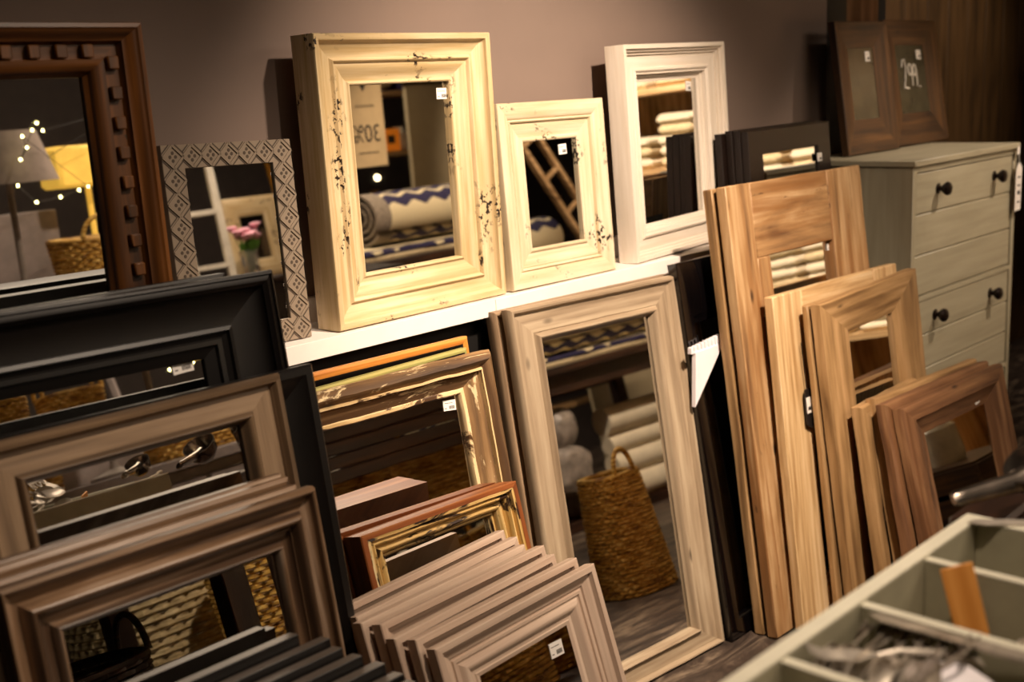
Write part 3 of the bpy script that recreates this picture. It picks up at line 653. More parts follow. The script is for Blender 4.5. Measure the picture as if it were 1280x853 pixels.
RN = random.Random(5)
def orient(loc, d, twist=0):
    z = Vector((0, 0, 1)); x = Vector(d).normalized(); y = z.cross(x); y = y.normalized() if y.length > 1e-3 else Vector((0, 1, 0)); z2 = x.cross(y)
    return Matrix.Translation(loc) @ Matrix((x, y, z2)).transposed().to_4x4() @ Matrix.Rotation(twist, 4, 'X')
def spoon(lab, loc, d, L=.19, bw=.022, mat='silver', twist=0, group='cutlery in the tray', fork=False):
    o_mat = orient(loc, d, twist); mb = MB(); n = 14
    if not fork:
        vs = []; fs = []; K = 12; Rn = 5
        for side in (0, 1):
            for i in range(Rn + 1):
                for k in range(K):
                    a = 2 * math.pi * k / K; rr = i / Rn; vs.append((.035 + .034 * rr * math.cos(a), bw * rr * math.sin(a), -.010 * (1 - rr * rr) + side * .0014))
            b = side * (Rn + 1) * K
            for i in range(Rn):
                for k in range(K): fs.append([b + i * K + k, b + i * K + (k + 1) % K, b + (i + 1) * K + (k + 1) % K, b + (i + 1) * K + k])
        for k in range(K): fs.append([Rn * K + k, Rn * K + (k + 1) % K, (Rn + 1) * K + Rn * K + (k + 1) % K, (Rn + 1) * K + Rn * K + k])
        mb.add(vs, fs)
    else:
        mb.prism([(.030, -.011, 0), (.045, -.013, 0), (.06, -.006, .002), (.07, -.003, .003), (.07, .003, .003), (.06, .006, .002), (.045, .013, 0), (.030, .011, 0)], (0, 0, .002))
        for q in range(4): mb.tube([(.034, -.0095 + q * .0063, .001), (.014, -.0095 + q * .0063, .0), (-.002, -.0095 + q * .0063, .006)], [.0018, .0016, .0008], 6)
    mb.tube([(.066, 0, .002), (.09, 0, .010), (.13, 0, .012), (L - .03, 0, .006), (L, 0, .004)], [.0035, .003, .0035, .006, .0045], 8, flat=.45)
    o = mb.build('fork' if fork else 'spoon', mat, None); o.matrix_world = o_mat; return tag(o, lab, 'fork' if fork else 'spoon', group)
def knife(lab, loc, d, L=.24, mat='silver', twist=0, bladew=.02, group='cutlery in the tray'):
    mb = MB(); h = L * .55; w2 = bladew / 2
    mb.prism([(0, 0, 0), (.01, w2, 0), (.04, w2 * 1.1, 0), (h, w2 * .8, 0), (h, -w2 * .6, 0), (.02, -w2 * .8, 0)], (0, 0, .0016))
    t_ = mb.build('knife', mat, None); t_.matrix_world = orient(loc, d, twist)
    m2 = MB(); m2.tube([(h - .002, 0, .001), (h + .01, 0, .001), (h + .05, 0, .001), (L - .01, 0, .001), (L, 0, .001)], [.004, .006, .0075, .008, .005], 8, flat=.6); m2.build('handle', mat, t_)
    return tag(t_, lab, 'knife', group)
# third compartment (x .94-1.085): silver spoons heaped upright, forks, server
for i in range(9):
    spoon('silver spoon in the heap within the middle foreground compartment', (.955 + RN.uniform(-.006, .006), .545 - .013 * i, .962 + .002 * i + RN.uniform(-.003, .003)), (1, RN.uniform(-.12, .12), .12), L=.13, mat='silver' if i % 2 else 'old_silver', twist=RN.uniform(.9, 1.7), group='heap of silver spoons')
spoon('silver fork tine ends lying by the tray edge left of the spoon heap', (.965, .55, .992), (.7, -.7, -.15), fork=True)
knife('broad silver cake server blade resting against the divider', (1.070, .54, .996), (.02, -1, -.01), L=.20, bladew=.045, mat='old_silver', twist=-.25, group=None)
knife('silver knife lying across the tray behind the ruler', (1.165, .33, 1.004), (-.85, -.5, 0), L=.2, twist=.1, group=None)
mb = MB(); mb.prism([(0, 0, .012), (.03, -.012, .016), (.05, -.04, .012), (.042, -.07, .006), (.02, -.06, .004), (.008, -.08, .002), (-.008, -.035, .006)], (0, 0, .0015)); o = mb.build('paper_tag', 'card_white', None, loc=(1.015, .475, .962)); tag(o, 'torn white paper tag among the spoons', 'paper')
# ruler
mb = MB(); mb.box((-.018, -.002, 0), (.018, .002, .128), bev=.0008); o = mb.build('wooden_ruler', 'ruler_wood', None)
o.matrix_world = Matrix(((.80, .30, .52, 1.108), (-.60, .40, .69, .42), (0, -.86, .50, .875), (0, 0, 0, 1))); tag(o, 'orange brown wooden ruler sticking up out of the tray', 'ruler')
zz = Vector((-.003, .032, .12)).normalized(); xv = Vector((.69, -.72, 0)); xv = (xv - zz * xv.dot(zz)).normalized(); yv = zz.cross(xv)
o.matrix_world = Matrix((xv, yv, zz)).transposed().to_4x4(); o.matrix_world.translation = Vector((1.214, .511, 1.008)) - zz * .128
# second compartment: shiny bowls and jars at right
for i, (x, y, z, r) in enumerate(((1.165, .448, .93, .018), (1.20, .42, .93, .016), (1.155, .40, .935, .018), (1.20, .37, .93, .018))):
    mb = MB(); mb.lathe([(.001, 0), (r * .6, .002), (r * .95, r * .5), (r, r * 1.1), (r * .93, r * 1.1), (r * .88, r * .5), (r * .5, .005), (.001, .004)], 18, cap=False)
    o = mb.build('silver_cup', 'silver' if i % 2 else 'old_silver', None, loc=(x, y, z)); tag(o, 'tiny polished silver cup in the tray behind the ruler', 'cup', 'tiny silver cups behind the ruler')
# end compartment: scoop, ladle and brass pieces
def scoop(lab, loc, d, L=.13, R=.035, mat='scoop_metal', twist=0):
    t_ = thing('silver_scoop', lab, 'scoop', mat=orient(loc, d, twist))
    mb = MB(); mb.tube([(0, 0, 0), (.006, 0, 0), (.02, 0, .001), (L * .6, 0, .004), (L * .75, 0, .006)], [.008, .011, .011, .014, .018], 12, flat=.55); mb.build('handle', mat, t_)
    mb = MB(); prof = [(.002, 0), (R * .5, .004), (R * .85, R * .5), (R, R * 1.2), (R * .95, R * 1.2), (R * .8, R * .5), (R * .4, .007), (.002, .004)]
    mb.lathe(prof, 24, cap=False); mb.v = [Matrix.Translation((L * .75 + R * .8, 0, -R * .4)) @ Matrix.Rotation(-.5, 4, 'Y') @ v for v in mb.v]; mb.build('bowl', mat, t_)
    return t_
scoop('large silver scoop resting over the far corner of the tray', (1.41, .60, 1.008), (.75, -.45, .06), .15, .042)
scoop('second silver scoop pointing into the end compartment', (1.335, .475, 1.022), (.75, -.62, .02), .12, .032)
knife('thin silver knife under the large scoop at the end of the tray', (1.36, .56, 1.001), (.55, -.8, 0), L=.2, group=None)
for i in range(6): spoon('brass spoon jumbled in the end compartment of the tray', (1.27 + .015 * i, .40 - .03 * (i % 3), .93 + .006 * i), (RN.uniform(.2, 1), RN.uniform(-1, -.2), RN.uniform(-.05, .2)), L=.17, mat='brass', twist=RN.uniform(-.5, 1.2), group='brass spoons in the end compartment')
# front compartment: white knobs
for i, (x, y) in enumerate(((.900, .53), (.865, .50), (.90, .47))):
    mb = MB(); mb.lathe([(.006, 0), (.008, .008), (.006, .012), (.014, .02), (.018, .03), (.015, .041), (.006, .046), (.001, .047)], 18); o = mb.build('ceramic_stopper', 'ceramic', None, loc=(x, y, .935)); tag(o, 'white ceramic stopper in the nearest tray compartment', 'stopper', 'white stoppers in the tray')
# further cutlery, seen in the mirrors only
for i in range(44):
    x = .95 + .0075 * i; y = RN.uniform(.14, .35)
    spoon('silver cutlery heaped in the near side of the tray, seen in mirrors', (x, y, 1.02 + RN.uniform(-.04, .035)), (RN.uniform(-.5, .5), RN.uniform(-1, -.2), RN.uniform(-.1, .45)), L=.15, mat='silver' if i % 3 else 'old_silver', twist=RN.uniform(-1, 1.5), group='cutlery heap in the near side of the tray', fork=i % 3 == 0)

# ------------------------------------------------------------------ dark rough table beside the tray
tb = thing('rough_table', 'very dark rough wooden table next to the tray', 'table', (1.50, -.15, 0))
mb = MB()
for k in range(4): mb.box((0, .50 + .075 * k, .905), (1.55, .50 + .075 * k + .073, .95), axis=0, bev=.006, rnd=.004, seg=30, seed=k)
mb.build('table_top', 'dark_table', tb)
mb = MB()
for k in range(3): mb.box((.02, .765, .78 + .042 * k), (1.53, .795, .78 + .042 * k + .040), axis=0, bev=.003, rnd=.003, seg=20, seed=9 + k)
mb.build('apron', 'dark_table', tb)
for x in (.03, 1.46):
    for y in (.53, .71): mb = MB(); mb.box((x, y, 0), (x + .06, y + .055, .905), bev=.004); mb.build('leg', 'dark_table', tb)
mb = MB(); mb.box((.02, .0, .40), (1.53, .78, .42), axis=0, bev=.002); mb.build('lower_shelf', 'dark_table', tb)

def basket(name, lab, loc, rx, ry, h, mat='wicker', taper=.85, handle=None, group=None, rows=None, rot=0, lid=None, topr=None):
    t_ = thing(name, lab, 'basket', (loc[0], loc[1], loc[2] + .0015), group); t_.rotation_euler.z = rot
    mb = MB(); ns = 26; rows = rows or max(6, int(h / .014)); dz = h / rows
    def sh(a, k): # rounded rectangle-ish
        c, s_ = math.cos(a), math.sin(a); p_ = 2.6; q = (abs(c) ** p_ + abs(s_) ** p_) ** (-1 / p_); f = taper + (1 - taper) * k
        return Vector((rx * q * c * f, ry * q * s_ * f, 0))
    for r_ in range(rows):
        pts = []
        for j in range(ns * 2):
            a = 2 * math.pi * j / (ns * 2); wv = (1 if (j // 1 + r_) % 2 else -1) * .0045; v = sh(a, r_ / rows); pts.append(v * (1 + wv / max(.05, v.length)) + Vector((0, 0, dz * (r_ + .5))))
        mb.tube(pts, dz * .52, 5, closed=True)
    for j in range(ns):
        a = 2 * math.pi * j / ns; mb.tube([sh(a, 0) * .99, sh(a, 1) * .99 + Vector((0, 0, h))], .003, 5)
    mb.prism([tuple(sh(2 * math.pi * j / 24, 0) * .97) for j in range(24)], (0, 0, .006)); mb.build('woven_body', mat, t_)
    mb = MB(); mb.tube([sh(2 * math.pi * j / 36, 1) + Vector((0, 0, h)) for j in range(36)], .009, 6, closed=True); mb.build('rim', mat, t_)
    if handle == 'hoops':
        for sx in (-1, 1):
            mb = MB(); mb.tube([(sx * rx + 0, ry * .45 * math.cos(a), h + .085 * math.sin(a)) for a in [math.pi * k / 12 for k in range(13)]], .008, 7); mb.build('handle', mat, t_)
    if handle == 'front':
        mb = MB(); mb.tube([(rx * .45 * math.cos(a), ry - .004, h + .09 * math.sin(a)) for a in [math.pi * k / 12 for k in range(13)]], .009, 7); mb.build('handle', mat, t_)
    if handle == 'arch':
        mb = MB(); mb.tube([(0, ry * .8 * math.cos(a), h + .20 * math.sin(a)) for a in [math.pi * k / 14 for k in range(15)]], .010, 7); mb.build('handle', mat, t_)
    if lid:
        mb = MB(); mb.prism([tuple(sh(2 * math.pi * j / 24, 1) * .9 + Vector((0, 0, h - .005))) for j in range(24)], (0, 0, .02)); mb.build('cloth_lining', lid, t_)
    return t_
basket('wicker_basket', 'golden wicker basket under the dark table, seen in the fluted mirror', (1.76, -.0, .421), .17, .14, .38, handle='front')
basket('wicker_basket', 'wicker basket with white lining under the table, seen in the distressed mirror', (2.38, .13, .421), .14, .15, .35, lid='linen', handle=None)
basket('wicker_basket', 'wider wicker basket with white lining further right under the table', (2.78, .13, .421), .18, .15, .36, lid='linen')
basket('dark_basket', 'dark wicker basket with hoop handle beneath the tray, seen in the fluted mirror', (1.02, .30, .44), .17, .17, .26, mat='dark_wicker', handle='hoops')
basket('dark_basket', 'dark wicker basket at the left beneath the tray', (.64, .28, .44), .15, .16, .24, mat='dark_wicker')
basket('pale_basket', 'large pale woven laundry basket on the floor behind the tray', (1.58, -.42, 0), .21, .21, .80, mat='pale_wicker', rows=34)
# a tall wicker basket seen in the tall grey mirror
basket('tall_wicker_basket', 'tall golden wicker basket standing on the floor, seen in the grey mirror', (3.06, .90, 0), .098, .098, .42, taper=1.35, handle='front', rows=30)

# ------------------------------------------------------------------ the shop behind the camera, seen in the mirrors
# rug table
tb = thing('rug_table', 'low dark display table carrying the rugs opposite the mirrors', 'table', (3.55, -1.15, 0))
mb = MB(); mb.box((0, 0, .795), (1.45, .80, .835), axis=0, bev=.003); mb.build('table_top', 'dark_table', tb)
for x in (.02, 1.36):
    for y in (.02, .71): mb = MB(); mb.box((x, y, 0), (x + .07, y + .07, .795), bev=.003); mb.build('leg', 'dark_table', tb)
mb = MB(); mb.box((.09, .05, .66), (1.36, .07, .795)); mb.box((.09, .73, .70), (1.36, .75, .795)); mb.build('apron', 'dark_table', tb)
o_ = MB()
for k, (zz, dy) in enumerate(((.82, 0), (.838, .02))): pass
for k, (z_, m_, l_) in enumerate(((.836, 'rug_cream', 'cream folded rug lowest on the rug table'), (.861, 'striped_rug', 'navy and cream folded rug beneath the rolled rug'))):
    mb = MB(); n = 30; vs = []; 
    for i in range(n + 1):
        x = 1.42 * i / n
        for (y, z) in ((0, 0), (-.005 + .005 * math.sin(i), .012), (0, .024), (.74, .024), (.745, .012), (.74, 0)): vs.append((x, y - .01 * math.sin(i * .7 + k), z))
    fs = [[i * 6 + j, i * 6 + (j + 1) % 6, (i + 1) * 6 + (j + 1) % 6, (i + 1) * 6 + j] for i in range(n) for j in range(6)] + [[0, 1, 2, 3, 4, 5], [n * 6 + j for j in range(6)]]
    mb.add(vs, fs, [[(vs[q][0], vs[q][1] + vs[q][2]) for q in f] for f in fs]); o = mb.build('folded_rug', m_, None, loc=(3.56, -1.12, z_)); tag(o, l_, 'rug')
def roll(name, lab, loc, R, L, mats, turns=3.2, flat=.82, th=.016, yaw=0, group=None, inner=.28):
    """a rolled rug as one spiral sheet lying along X"""
    mb = MB(); n = int(turns * 28); outer = []; inn = []; per = [0]
    for i in range(n + 1):
        f = i / n; r = R * (inner + (1 - inner) * f); a = -turns * 2 * math.pi * (1 - f) - .6
        outer.append((r * math.cos(a), r * math.sin(a) * flat)); inn.append(((r - th) * math.cos(a), (r - th) * math.sin(a) * flat))
        if i: per.append(per[-1] + math.dist(outer[i], outer[i - 1]))
    for (u0, u1, mi) in ((0, .10, 1), (.10, L, 0)):
        vs = []; fs = []; uvs = []; us = [u0 + (u1 - u0) * k / 6 for k in range(7)]
        for u in us:
            for (y, z) in outer: vs.append((u, y, z))
            for (y, z) in inn: vs.append((u, y, z))
        m = 2 * (n + 1)
        for k in range(6):
            for i in range(n):
                for o2 in (0, n + 1):
                    fs.append([k * m + o2 + i, k * m + o2 + i + 1, (k + 1) * m + o2 + i + 1, (k + 1) * m + o2 + i]); uvs.append([(us[k], per[i]), (us[k], per[i + 1]), (us[k + 1], per[i + 1]), (us[k + 1], per[i])])
        for k in (0, 6):
            for i in range(n): fs.append([k * m + i, k * m + i + 1, k * m + n + 1 + i + 1, k * m + n + 1 + i]); uvs.append([(0, 0)] * 4)
        mb.add(vs, fs, uvs, mi if True else 0)
    if len(mats) > 2:
        # the end of the roll shows the pile colour
        pass
    o = mb.build(name, mats[:2], None, loc=(loc[0], loc[1], loc[2] + R * flat)); o.rotation_euler.z = yaw; return tag(o, lab, 'rug', group)
roll('rolled_rug', 'rolled navy and cream patterned rug seen in the large cream mirror', (3.87, -.60, .887), .175, 1.10, ['striped_rug', 'rug_grey'])
# rolls beneath
for i, (x, y, z, R) in enumerate(((3.95, -.62, 0, .10), (3.95, -.85, 0, .09))): pass
for i, (z, R, m_) in enumerate(((0.05, .07, 'linen'), (.19, .06, 'linen'), (.31, .05, 'linen'), (.41, .075, 'linen'))):
    mb = MB(); prof = [(.001, 0), (R, 0), (R, .001), (R, .62), (.001, .621)]; mb.lathe(prof, 22)
    mb.v = [Matrix.Rotation(math.pi / 2, 4, 'Y') @ v for v in mb.v]; o = mb.build('linen_roll', m_, None, loc=(4.36, -.62, z + R)); tag(o, 'cream linen roll %s, beneath the rug table' % ['at the bottom', 'second from the bottom', 'third from the bottom', 'thickest, on top of the pile'][i], 'fabric roll', 'cream linen rolls')
for i, (x, z, R, l_) in enumerate(((4.0, .42, .10, 'plastic wrapped dark roll lying high beneath the rug table'), (3.78, .30, .12, 'grey plastic wrapped bundle left beneath the rug table'), (4.0, .18, .13, 'grey plastic wrapped bundle in the middle beneath the rug table'), (4.2, 0, .10, 'plastic wrapped bundle lowest under the linen rolls'))):
    mb = MB(); nn = 20; vs = []; fs = []; rows = 12
    for a_ in range(rows + 1):
        for b_ in range(nn):
            f = a_ / rows; rr = R * (1 if 0 < a_ < rows else .5); an = 2 * math.pi * b_ / nn; c = Vector((rr * math.cos(an), -f * .45, rr * math.sin(an))); nv = noise.noise_vector(c * 12 + Vector((i * 7, 0, 0))); vs.append(tuple(c + nv * R * .22))
    fs = [[a_ * nn + b_, a_ * nn + (b_ + 1) % nn, (a_ + 1) * nn + (b_ + 1) % nn, (a_ + 1) * nn + b_] for a_ in range(rows) for b_ in range(nn)] + [list(range(nn)), [rows * nn + b_ for b_ in range(nn)]]
    mb.add(vs, fs); o = mb.build('wrapped_roll', 'plastic_wrap', None, loc=(x, -.45, z + R * 1.12)); tag(o, l_, 'wrapped roll')
mb = MB(); mb.box((0, 0, 0), (1.1, .45, .05)); o = mb.build('pallet_board', 'dark_table', None, loc=(3.7, -1.0, 0)); tag(o, 'dark board on the floor beneath the rug table', 'board')

# sale sign
s = thing('sale_sign', 'tall cardboard sale sign reading 30% hanging above the rugs', 'sign', (3.68, -.25, 1.30)); s.rotation_euler.z = rad(-8)
mb = MB(); mb.box((-.16, -.003, 0), (.13, .003, .42)); mb.build('sign_board', 'cardboard', s)
cu = bpy.data.curves.new('sale_text', 'FONT'); cu.body = '30%'; cu.size = .115; cu.align_x = 'CENTER'; cu.extrude = .0008
to = bpy.data.objects.new('tmp', cu); C.objects.link(to); bpy.context.view_layer.update()
me = bpy.data.meshes.new_from_object(to.evaluated_get(bpy.context.evaluated_depsgraph_get())); bpy.data.objects.remove(to)
me.materials.clear(); me.materials.append(M['ink']); o = bpy.data.objects.new('sale_text', me); C.objects.link(o); o.parent = s
o.location = (.0, .0045, .115); o.rotation_euler = (math.pi / 2, 0, math.pi)
mb = MB()
def scr(z, w, n): mb.tube([(-w / 2 + w * k / n, .004, z + (.004 if k % 2 else -.004)) for k in range(n + 1)], .0022, 5)
scr(.065, .14, 18); scr(.28, .13, 14)
mb.prism([(-.03, .003, .40), (.03, .003, .40), (.02, .003, .375), (0, .003, .345), (-.02, .003, .375)], (0, .001, 0)); mb.build('sign_print', 'ink', s)
mb = MB(); mb.tube([(-.1, 0, .42), (-.1, 0, 1.69)], .0015, 5); mb.tube([(.1, 0, .42), (.1, 0, 1.69)], .0015, 5); mb.build('hanging_cord', 'ink', s)

# beige partition panel
t = thing('partition_panel', 'beige partition panel standing behind the rug table', 'panel', (4.90, -1.32, 0)); mb = MB(); mb.box((0, 0, .0), (.62, .03, 1.72), bev=.003); mb.build('board', 'panel_beige', t); mb = MB(); mb.box((-.02, -.005, 1.72), (.64, .035, 1.80)); mb.build('top_rail', 'black_panel', t)

# open shelves with goods behind the sign
t = thing('goods_shelf', 'dark open shelf with goods seen in the large cream mirror', 'shelf', (4.1, -2.1, 0)); mb = MB()
mb.box((0, 0, 0), (.03, .4, 2.1)); mb.box((1.6, 0, 0), (1.63, .4, 2.1)); mb.build('upright', 'dark_table', t)
for z in (.55, .92, 1.30, 1.68): mb = MB(); mb.box((.03, 0, z), (1.6, .4, z + .03)); mb.build('shelf_board', 'golden_oak', t)
def jar(lab, loc, r, h, mat, name='jar', cat='jar', group=None):
    mb = MB(); mb.lathe([(.001, 0), (r * .9, 0), (r, h * .15), (r, h * .7), (r * .6, h * .85), (r * .65, h), (r * .5, h), (.001, h * .98)], 20); o = mb.build(name, mat, None, loc=loc); return tag(o, lab, cat, group)
mb = MB(); mb.box((0, 0, 0), (.16, .12, .14), bev=.006); mb.box((.05, .118, .05), (.11, .122, .10), 1); o = mb.build('orange_box', ['orange_box', 'ink'], None, loc=(5.06, -1.85, 1.33)); tag(o, 'bright orange box on the open shelf', 'box')
mb = MB(); mb.lathe([(.05, 0), (.14, .03), (.17, .08), (.165, .11), (.15, .10), (.02, .03)], 24); o = mb.build('white_bowl', 'linen', None, loc=(5.1, -1.85, 1.71)); tag(o, 'wide white bowl on the highest open shelf', 'bowl')
for i, (x, z, r, h, m_) in enumerate(((4.6, .95, .07, .12, 'brass'), (4.78, .95, .05, .16, 'ceramic'), (4.95, .95, .06, .10, 'glass'), (5.1, .95, .05, .14, 'brass'), (5.25, .95, .06, .12, 'linen'), (4.9, 1.33, .05, .1, 'ceramic'), (5.35, 1.33, .06, .15, 'ceramic'))):
    jar('%s vessel standing on the open goods shelf' % ['round brass', 'slim pale', 'clear glass', 'small brass', 'white', 'short pale', 'tall pale'][i], (x, -1.9, z), r, h, m_, 'vessel', 'vessel')
mb = MB(); mb.lathe([(.001, 0), (.012, .004), (.018, .018), (.012, .032), (.001, .036)], 14); o = mb.build('light_bulb', 'lamp_bulb', None, loc=(4.93, -1.66, 1.16)); tag(o, 'single glowing bulb above the vessels on the shelf', 'light bulb')

# wooden ladder
t = thing('wooden_ladder', 'brown wooden ladder leaning, seen in the small cream mirror', 'ladder', (6.62, -1.15, 0)); a = Vector((-1.12, -.3, 2.1)); up = a.normalized(); sd = Vector((.85, -.1, .42)).normalized()
mbl = []
for s_ in (-.09, .09):
    mb = MB(); p0 = sd * s_; mb.tube([p0, p0 + a], .026, 4); mb.build('side_rail', 'golden_oak', t)
for k in range(1, 9): mb = MB(); c = a * (k / 9); mb.tube([c - sd * .09, c + sd * .09], .018, 6); mb.build('rung', 'golden_oak', t)
mb = MB(); mb.box((0, 0, 0), (.35, .2, .07), bev=.01); o = mb.build('purple_box', 'purple_box', None, loc=(5.3, -2.0, 1.712)); tag(o, 'purple box on the highest shelf', 'box')

# bright linen shelf facing along the mirrors
t = thing('linen_shelf', 'pale wooden shelf with folded linens, seen in the white mirror', 'shelf', (5.35, .05, 0))
for y in (0, 1.32): mb = MB(); mb.box((0, y, 0), (.45, y + .03, 1.95), axis=2); mb.build('upright', 'pale_pine', t)
for z in (.06, .50, .78, 1.17, 1.58): mb = MB(); mb.box((0, .03, z), (.45, 1.32, z + .03), axis=1); mb.build('shelf_board', 'pale_pine', t)
mb = MB(); mb.box((.44, .03, .06), (.45, 1.32, 1.95)); mb.build('back_board', 'golden_oak', t)
q = 0
for zi, z in enumerate((.53, .81, 1.20, 1.61)):
    for k in range(5):
        n = (3, 4, 5, 2)[zi] if k != 2 else 3
        for j in range(n):
            h = .055 if zi else .05; mb = MB(); mb.box((0, 0, 0), (.34, .20, h - .004), bev=.018, rnd=.006, seg=8, seed=q); q += 1
            if z + j * h + h > (.78, 1.17, 1.58, 1.95)[zi]: continue
            o = mb.build('folded_linen', 'linen' if (k + j) % 3 else 'rug_cream', None, loc=(5.37, .10 + .25 * k, z + j * h)); tag(o, 'folded cream linen in the stacks on the pale shelf', 'linen', 'folded linens on the pale shelf')

# string of lights, lamps, cabinets in the carved mirror
def lamp(name, lab, loc, shade_r, shade_h, H, mat, sq=False, stem='metal_grey'):
    t_ = thing(name, lab, 'lamp', loc)
    mb = MB(); mb.lathe([(.001, 0), (.09, 0), (.09, .012), (.02, .03), (.012, .05), (.012, H), (.001, H)], 18); mb.build('lamp_stand', stem, t_)
    mb = MB()
    if sq: mb.box((-shade_r, -shade_r * .6, H - .04), (shade_r, shade_r * .6, H - .04 + shade_h), bev=.015)
    else: mb.lathe([(shade_r, H - .04), (shade_r * .68, H - .04 + shade_h), (shade_r * .66, H - .04 + shade_h), (shade_r * .98, H - .04)], 28, cap=False)
    mb.build('lamp_shade', mat, t_); return t_
lamp('table_lamp', 'lamp with a grey tapered shade, seen in the carved mirror', (1.96, -.80, 1.02), .18, .19, .46, 'lamp_grey')
lamp('table_lamp', 'lamp with a bright yellow box shade, seen in the carved mirror', (2.42, -1.1, 1.02), .16, .17, .42, 'lamp_yellow', True, 'lamp_yellow')
basket('wicker_basket', 'upright wicker basket at the left end of the grey cabinet', (1.44, -.97, 1.02), .12, .12, .36)
basket('wicker_basket', 'second upright wicker basket beside the grey lamp', (1.74, -1.0, 1.02), .11, .11, .34, handle='hoops')
t = thing('grey_cabinet', 'grey cabinet carrying the lamps, behind the tray', 'cabinet', (1.30, -1.25, 0))
mb = MB(); mb.box((0, 0, .04), (1.40, .58, .98), bev=.004); mb.build('carcass', 'cabinet_grey', t)
for k in range(3):
    mb = MB(); mb.box((.03 + .45 * k, .58, .08), (.03 + .45 * k + .43, .595, .94), bev=.003); d = mb.build('door', 'cabinet_grey', t); m2 = MB(); m2.lathe([(.001, 0), (.012, 0), (.016, .012), (.001, .02)], 12); m2.v = [Matrix.Translation((.41 + .45 * k, .595, .6)) @ Matrix.Rotation(-math.pi / 2, 4, 'X') @ v for v in m2.v]; m2.build('knob', 'knob_metal', d)
mb = MB(); mb.box((-.02, -.01, .98), (1.42, .62, 1.02), bev=.003); mb.build('top_board', 'cabinet_grey', t)
basket('wicker_basket', 'wicker basket with a loop handle standing on the grey cabinet', (2.26, -.78, 1.02), .18, .12, .18, handle='front', rot=.2)
mb = MB(); mb.box((0, 0, 0), (.5, .03, .3), bev=.003); o = mb.build('white_crate', 'cabinet_grey', None, loc=(1.80, -1.2, 1.02)); tag(o, 'pale grey board leaning behind the lamps', 'board')
t = thing('string_lights', 'string of small warm fairy lights around the lamps', 'string lights', (0, 0, 0))
bl_ = [(2.33, -.9, 1.66), (2.35, -.9, 1.63), (2.56, -.9, 1.67), (2.57, -.9, 1.63), (2.25, -.95, 1.47), (2.24, -.95, 1.43), (2.28, -.9, 1.36), (2.38, -.9, 1.37), (2.46, -.9, 1.39), (2.5, -.9, 1.4), (2.12, -.58, 1.6), (2.13, -.58, 1.56), (2.10, -.58, 1.52), (2.16, -.58, 1.62)]; bl_ = [(x - .18, y, z) for x, y, z in bl_]
mb = MB(); mb.tube([Vector(v) for v in bl_], .0015, 4); mb.build('wire', 'ink', t)
for b_ in bl_: mb = MB(); mb.lathe([(.0005, -.004), (.0035, -.001), (.004, .002), (.0005, .006)], 8, b_); mb.build('bulb', 'bulb', t)
mb = MB(); mb.tube([(0, 0, 0), (-.25, -.1, 2.2)], .025, 8); o = mb.build('slanting_pole', 'cabinet_grey', None, loc=(2.33, -1.7, .3)); tag(o, 'pale slanting pole behind the grey lamp', 'pole')
t = thing('tall_window_panel', 'bright white panelled screen behind the yellow lamp', 'screen', (2.74, -1.6, 0)); mb = MB(); mb.box((0, 0, 0), (.15, .03, 2.3)); mb.build('board', 'white_shelf', t); mb = MB()
for z in (.5, 1.0, 1.5, 2.0): mb.box((.01, .03, z), (.14, .036, z + .02))
mb.build('cross_bar', 'metal_grey', t)

# white ladder shelf, framed picture, flowers in the patterned mirror
t = thing('white_ladder_shelf', 'white ladder shelf seen in the patterned mirror', 'shelf', (3.02, -1.0, 0)); t.rotation_euler.z = .2
for x in (-.13, .05): mb = MB(); mb.tube([(x, 0, 0), (x - .08, 0, 1.95)], .024, 4); mb.build('side_rail', 'white_shelf', t)
for k in range(7): mb = MB(); z = .2 + .26 * k; x = -.08 * z / 1.95; mb.box((x - .13, -.1, z), (x + .05, .02, z + .022)); mb.build('shelf_board', 'white_shelf', t)
p = (3.20, -1.55, 1.25, 180, 4, 0, .42, .46)
mframe('framed_picture', 'cream frame leaning on a dark cabinet, seen in the patterned mirror', (3.70, -1.55, 1.16, 180, 4, 0, .35, .44), (.10, .10, .10, .10), [(0, -.004), (.1, 0), (1, -.02)], 'cream_paint', T=.03, gd=.025, gmat='black_gloss')
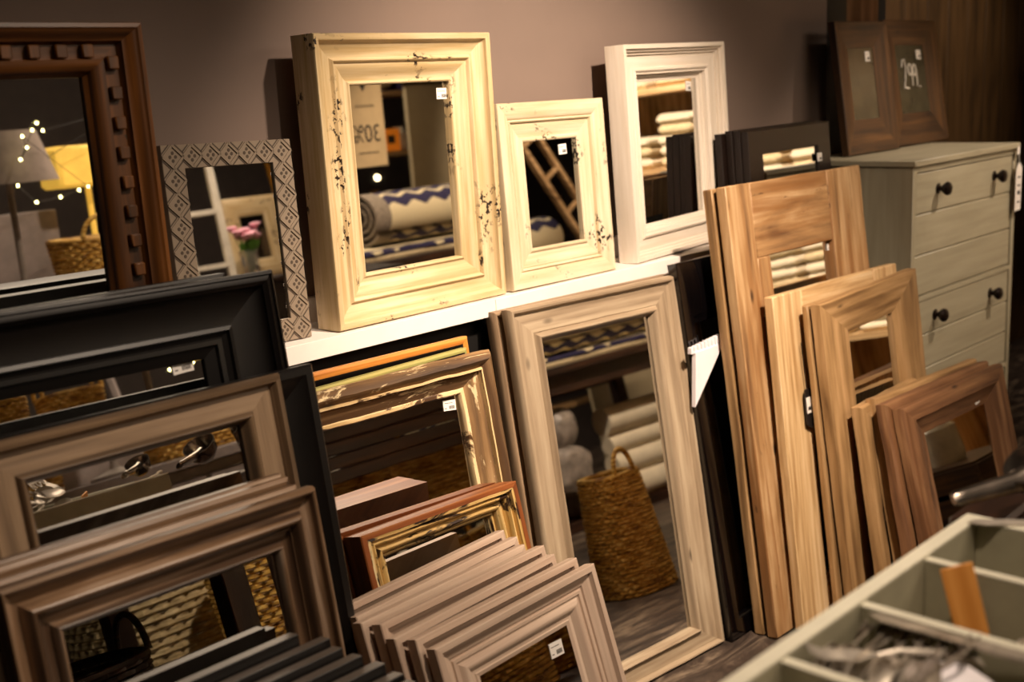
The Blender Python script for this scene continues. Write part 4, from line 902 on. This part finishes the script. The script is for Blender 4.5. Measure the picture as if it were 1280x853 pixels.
t = thing('dark_sideboard', 'dark sideboard under the framed picture and flowers', 'sideboard', (3.0, -1.75, 0)); mb = MB(); mb.box((0, 0, .02), (1.0, .48, 1.13), bev=.004); mb.build('carcass', 'dark_brown_frame', t); mb = MB(); mb.box((-.02, -.02, 1.13), (1.02, .50, 1.157), bev=.003); mb.build('top_board', 'dark_table', t)
t = thing('flower_vase', 'glass vase of pink flowers seen in the patterned mirror', 'vase', (3.30, -1.30, 1.158)); mb = MB(); mb.lathe([(.001, 0), (.035, 0), (.04, .01), (.045, .12), (.05, .15), (.047, .15), (.040, .02), (.001, .01)], 20, cap=False); mb.build('vase_body', 'glass', t)
st_ = MB(); fl = MB(); lf = MB()
for i in range(16):
    a = RN.uniform(0, 6.28); r = RN.uniform(.0, .085); x, y, z = r * math.cos(a), r * math.sin(a), RN.uniform(.21, .27)
    st_.tube([(x * .2, y * .2, .02), (x * .5, y * .5, .14), (x, y, z)], .0025, 5)
    fl.lathe([(.004, -.012), (.02, .0), (.03, .012), (.022, .02), (.012, .016), (.004, .022)], 9, (x, y, z))
    lf.prism([(x * .6, y * .6, .14), (x * .6 + .02, y * .6 + .01, .17), (x * .8 + .01, y * .8 + .03, .20), (x * .6 - .01, y * .6 + .01, .18)], (0, .002, 0))
st_.build('stem', 'leaf_green', t); fl.build('blossom', 'flower_pink', t); lf.build('leaf', 'leaf_green', t)
mb = MB(); mb.tube([(0, 0, 0), (-.28, 0, 2.02)], .016, 8); o = mb.build('golden_pole', 'brass', None, loc=(3.68, -1.20, .001)); tag(o, 'slanting golden pole beside the flowers', 'pole')
jar('pale cream jug standing on a crate near the rustic frames', (4.25, .78, .30), .075, .19, 'ceramic', 'cream_jug', 'jug')
t = thing('wooden_crate', 'low dark wooden crate holding up the cream jug', 'crate', (4.05, .6, 0)); mb = MB()
for k in range(3): mb.box((0, 0, .01 + .1 * k), (.4, .015, .09 + .1 * k)); mb.box((0, .385, .01 + .1 * k), (.4, .4, .09 + .1 * k)); mb.box((0, .015, .01 + .1 * k), (.015, .385, .09 + .1 * k)); mb.box((.385, .015, .01 + .1 * k), (.4, .385, .09 + .1 * k))
mb.build('slatted_side', 'dark_red_wood', t); mb = MB(); mb.box((.015, .015, .28), (.385, .385, .30)); mb.build('lid', 'dark_red_wood', t)
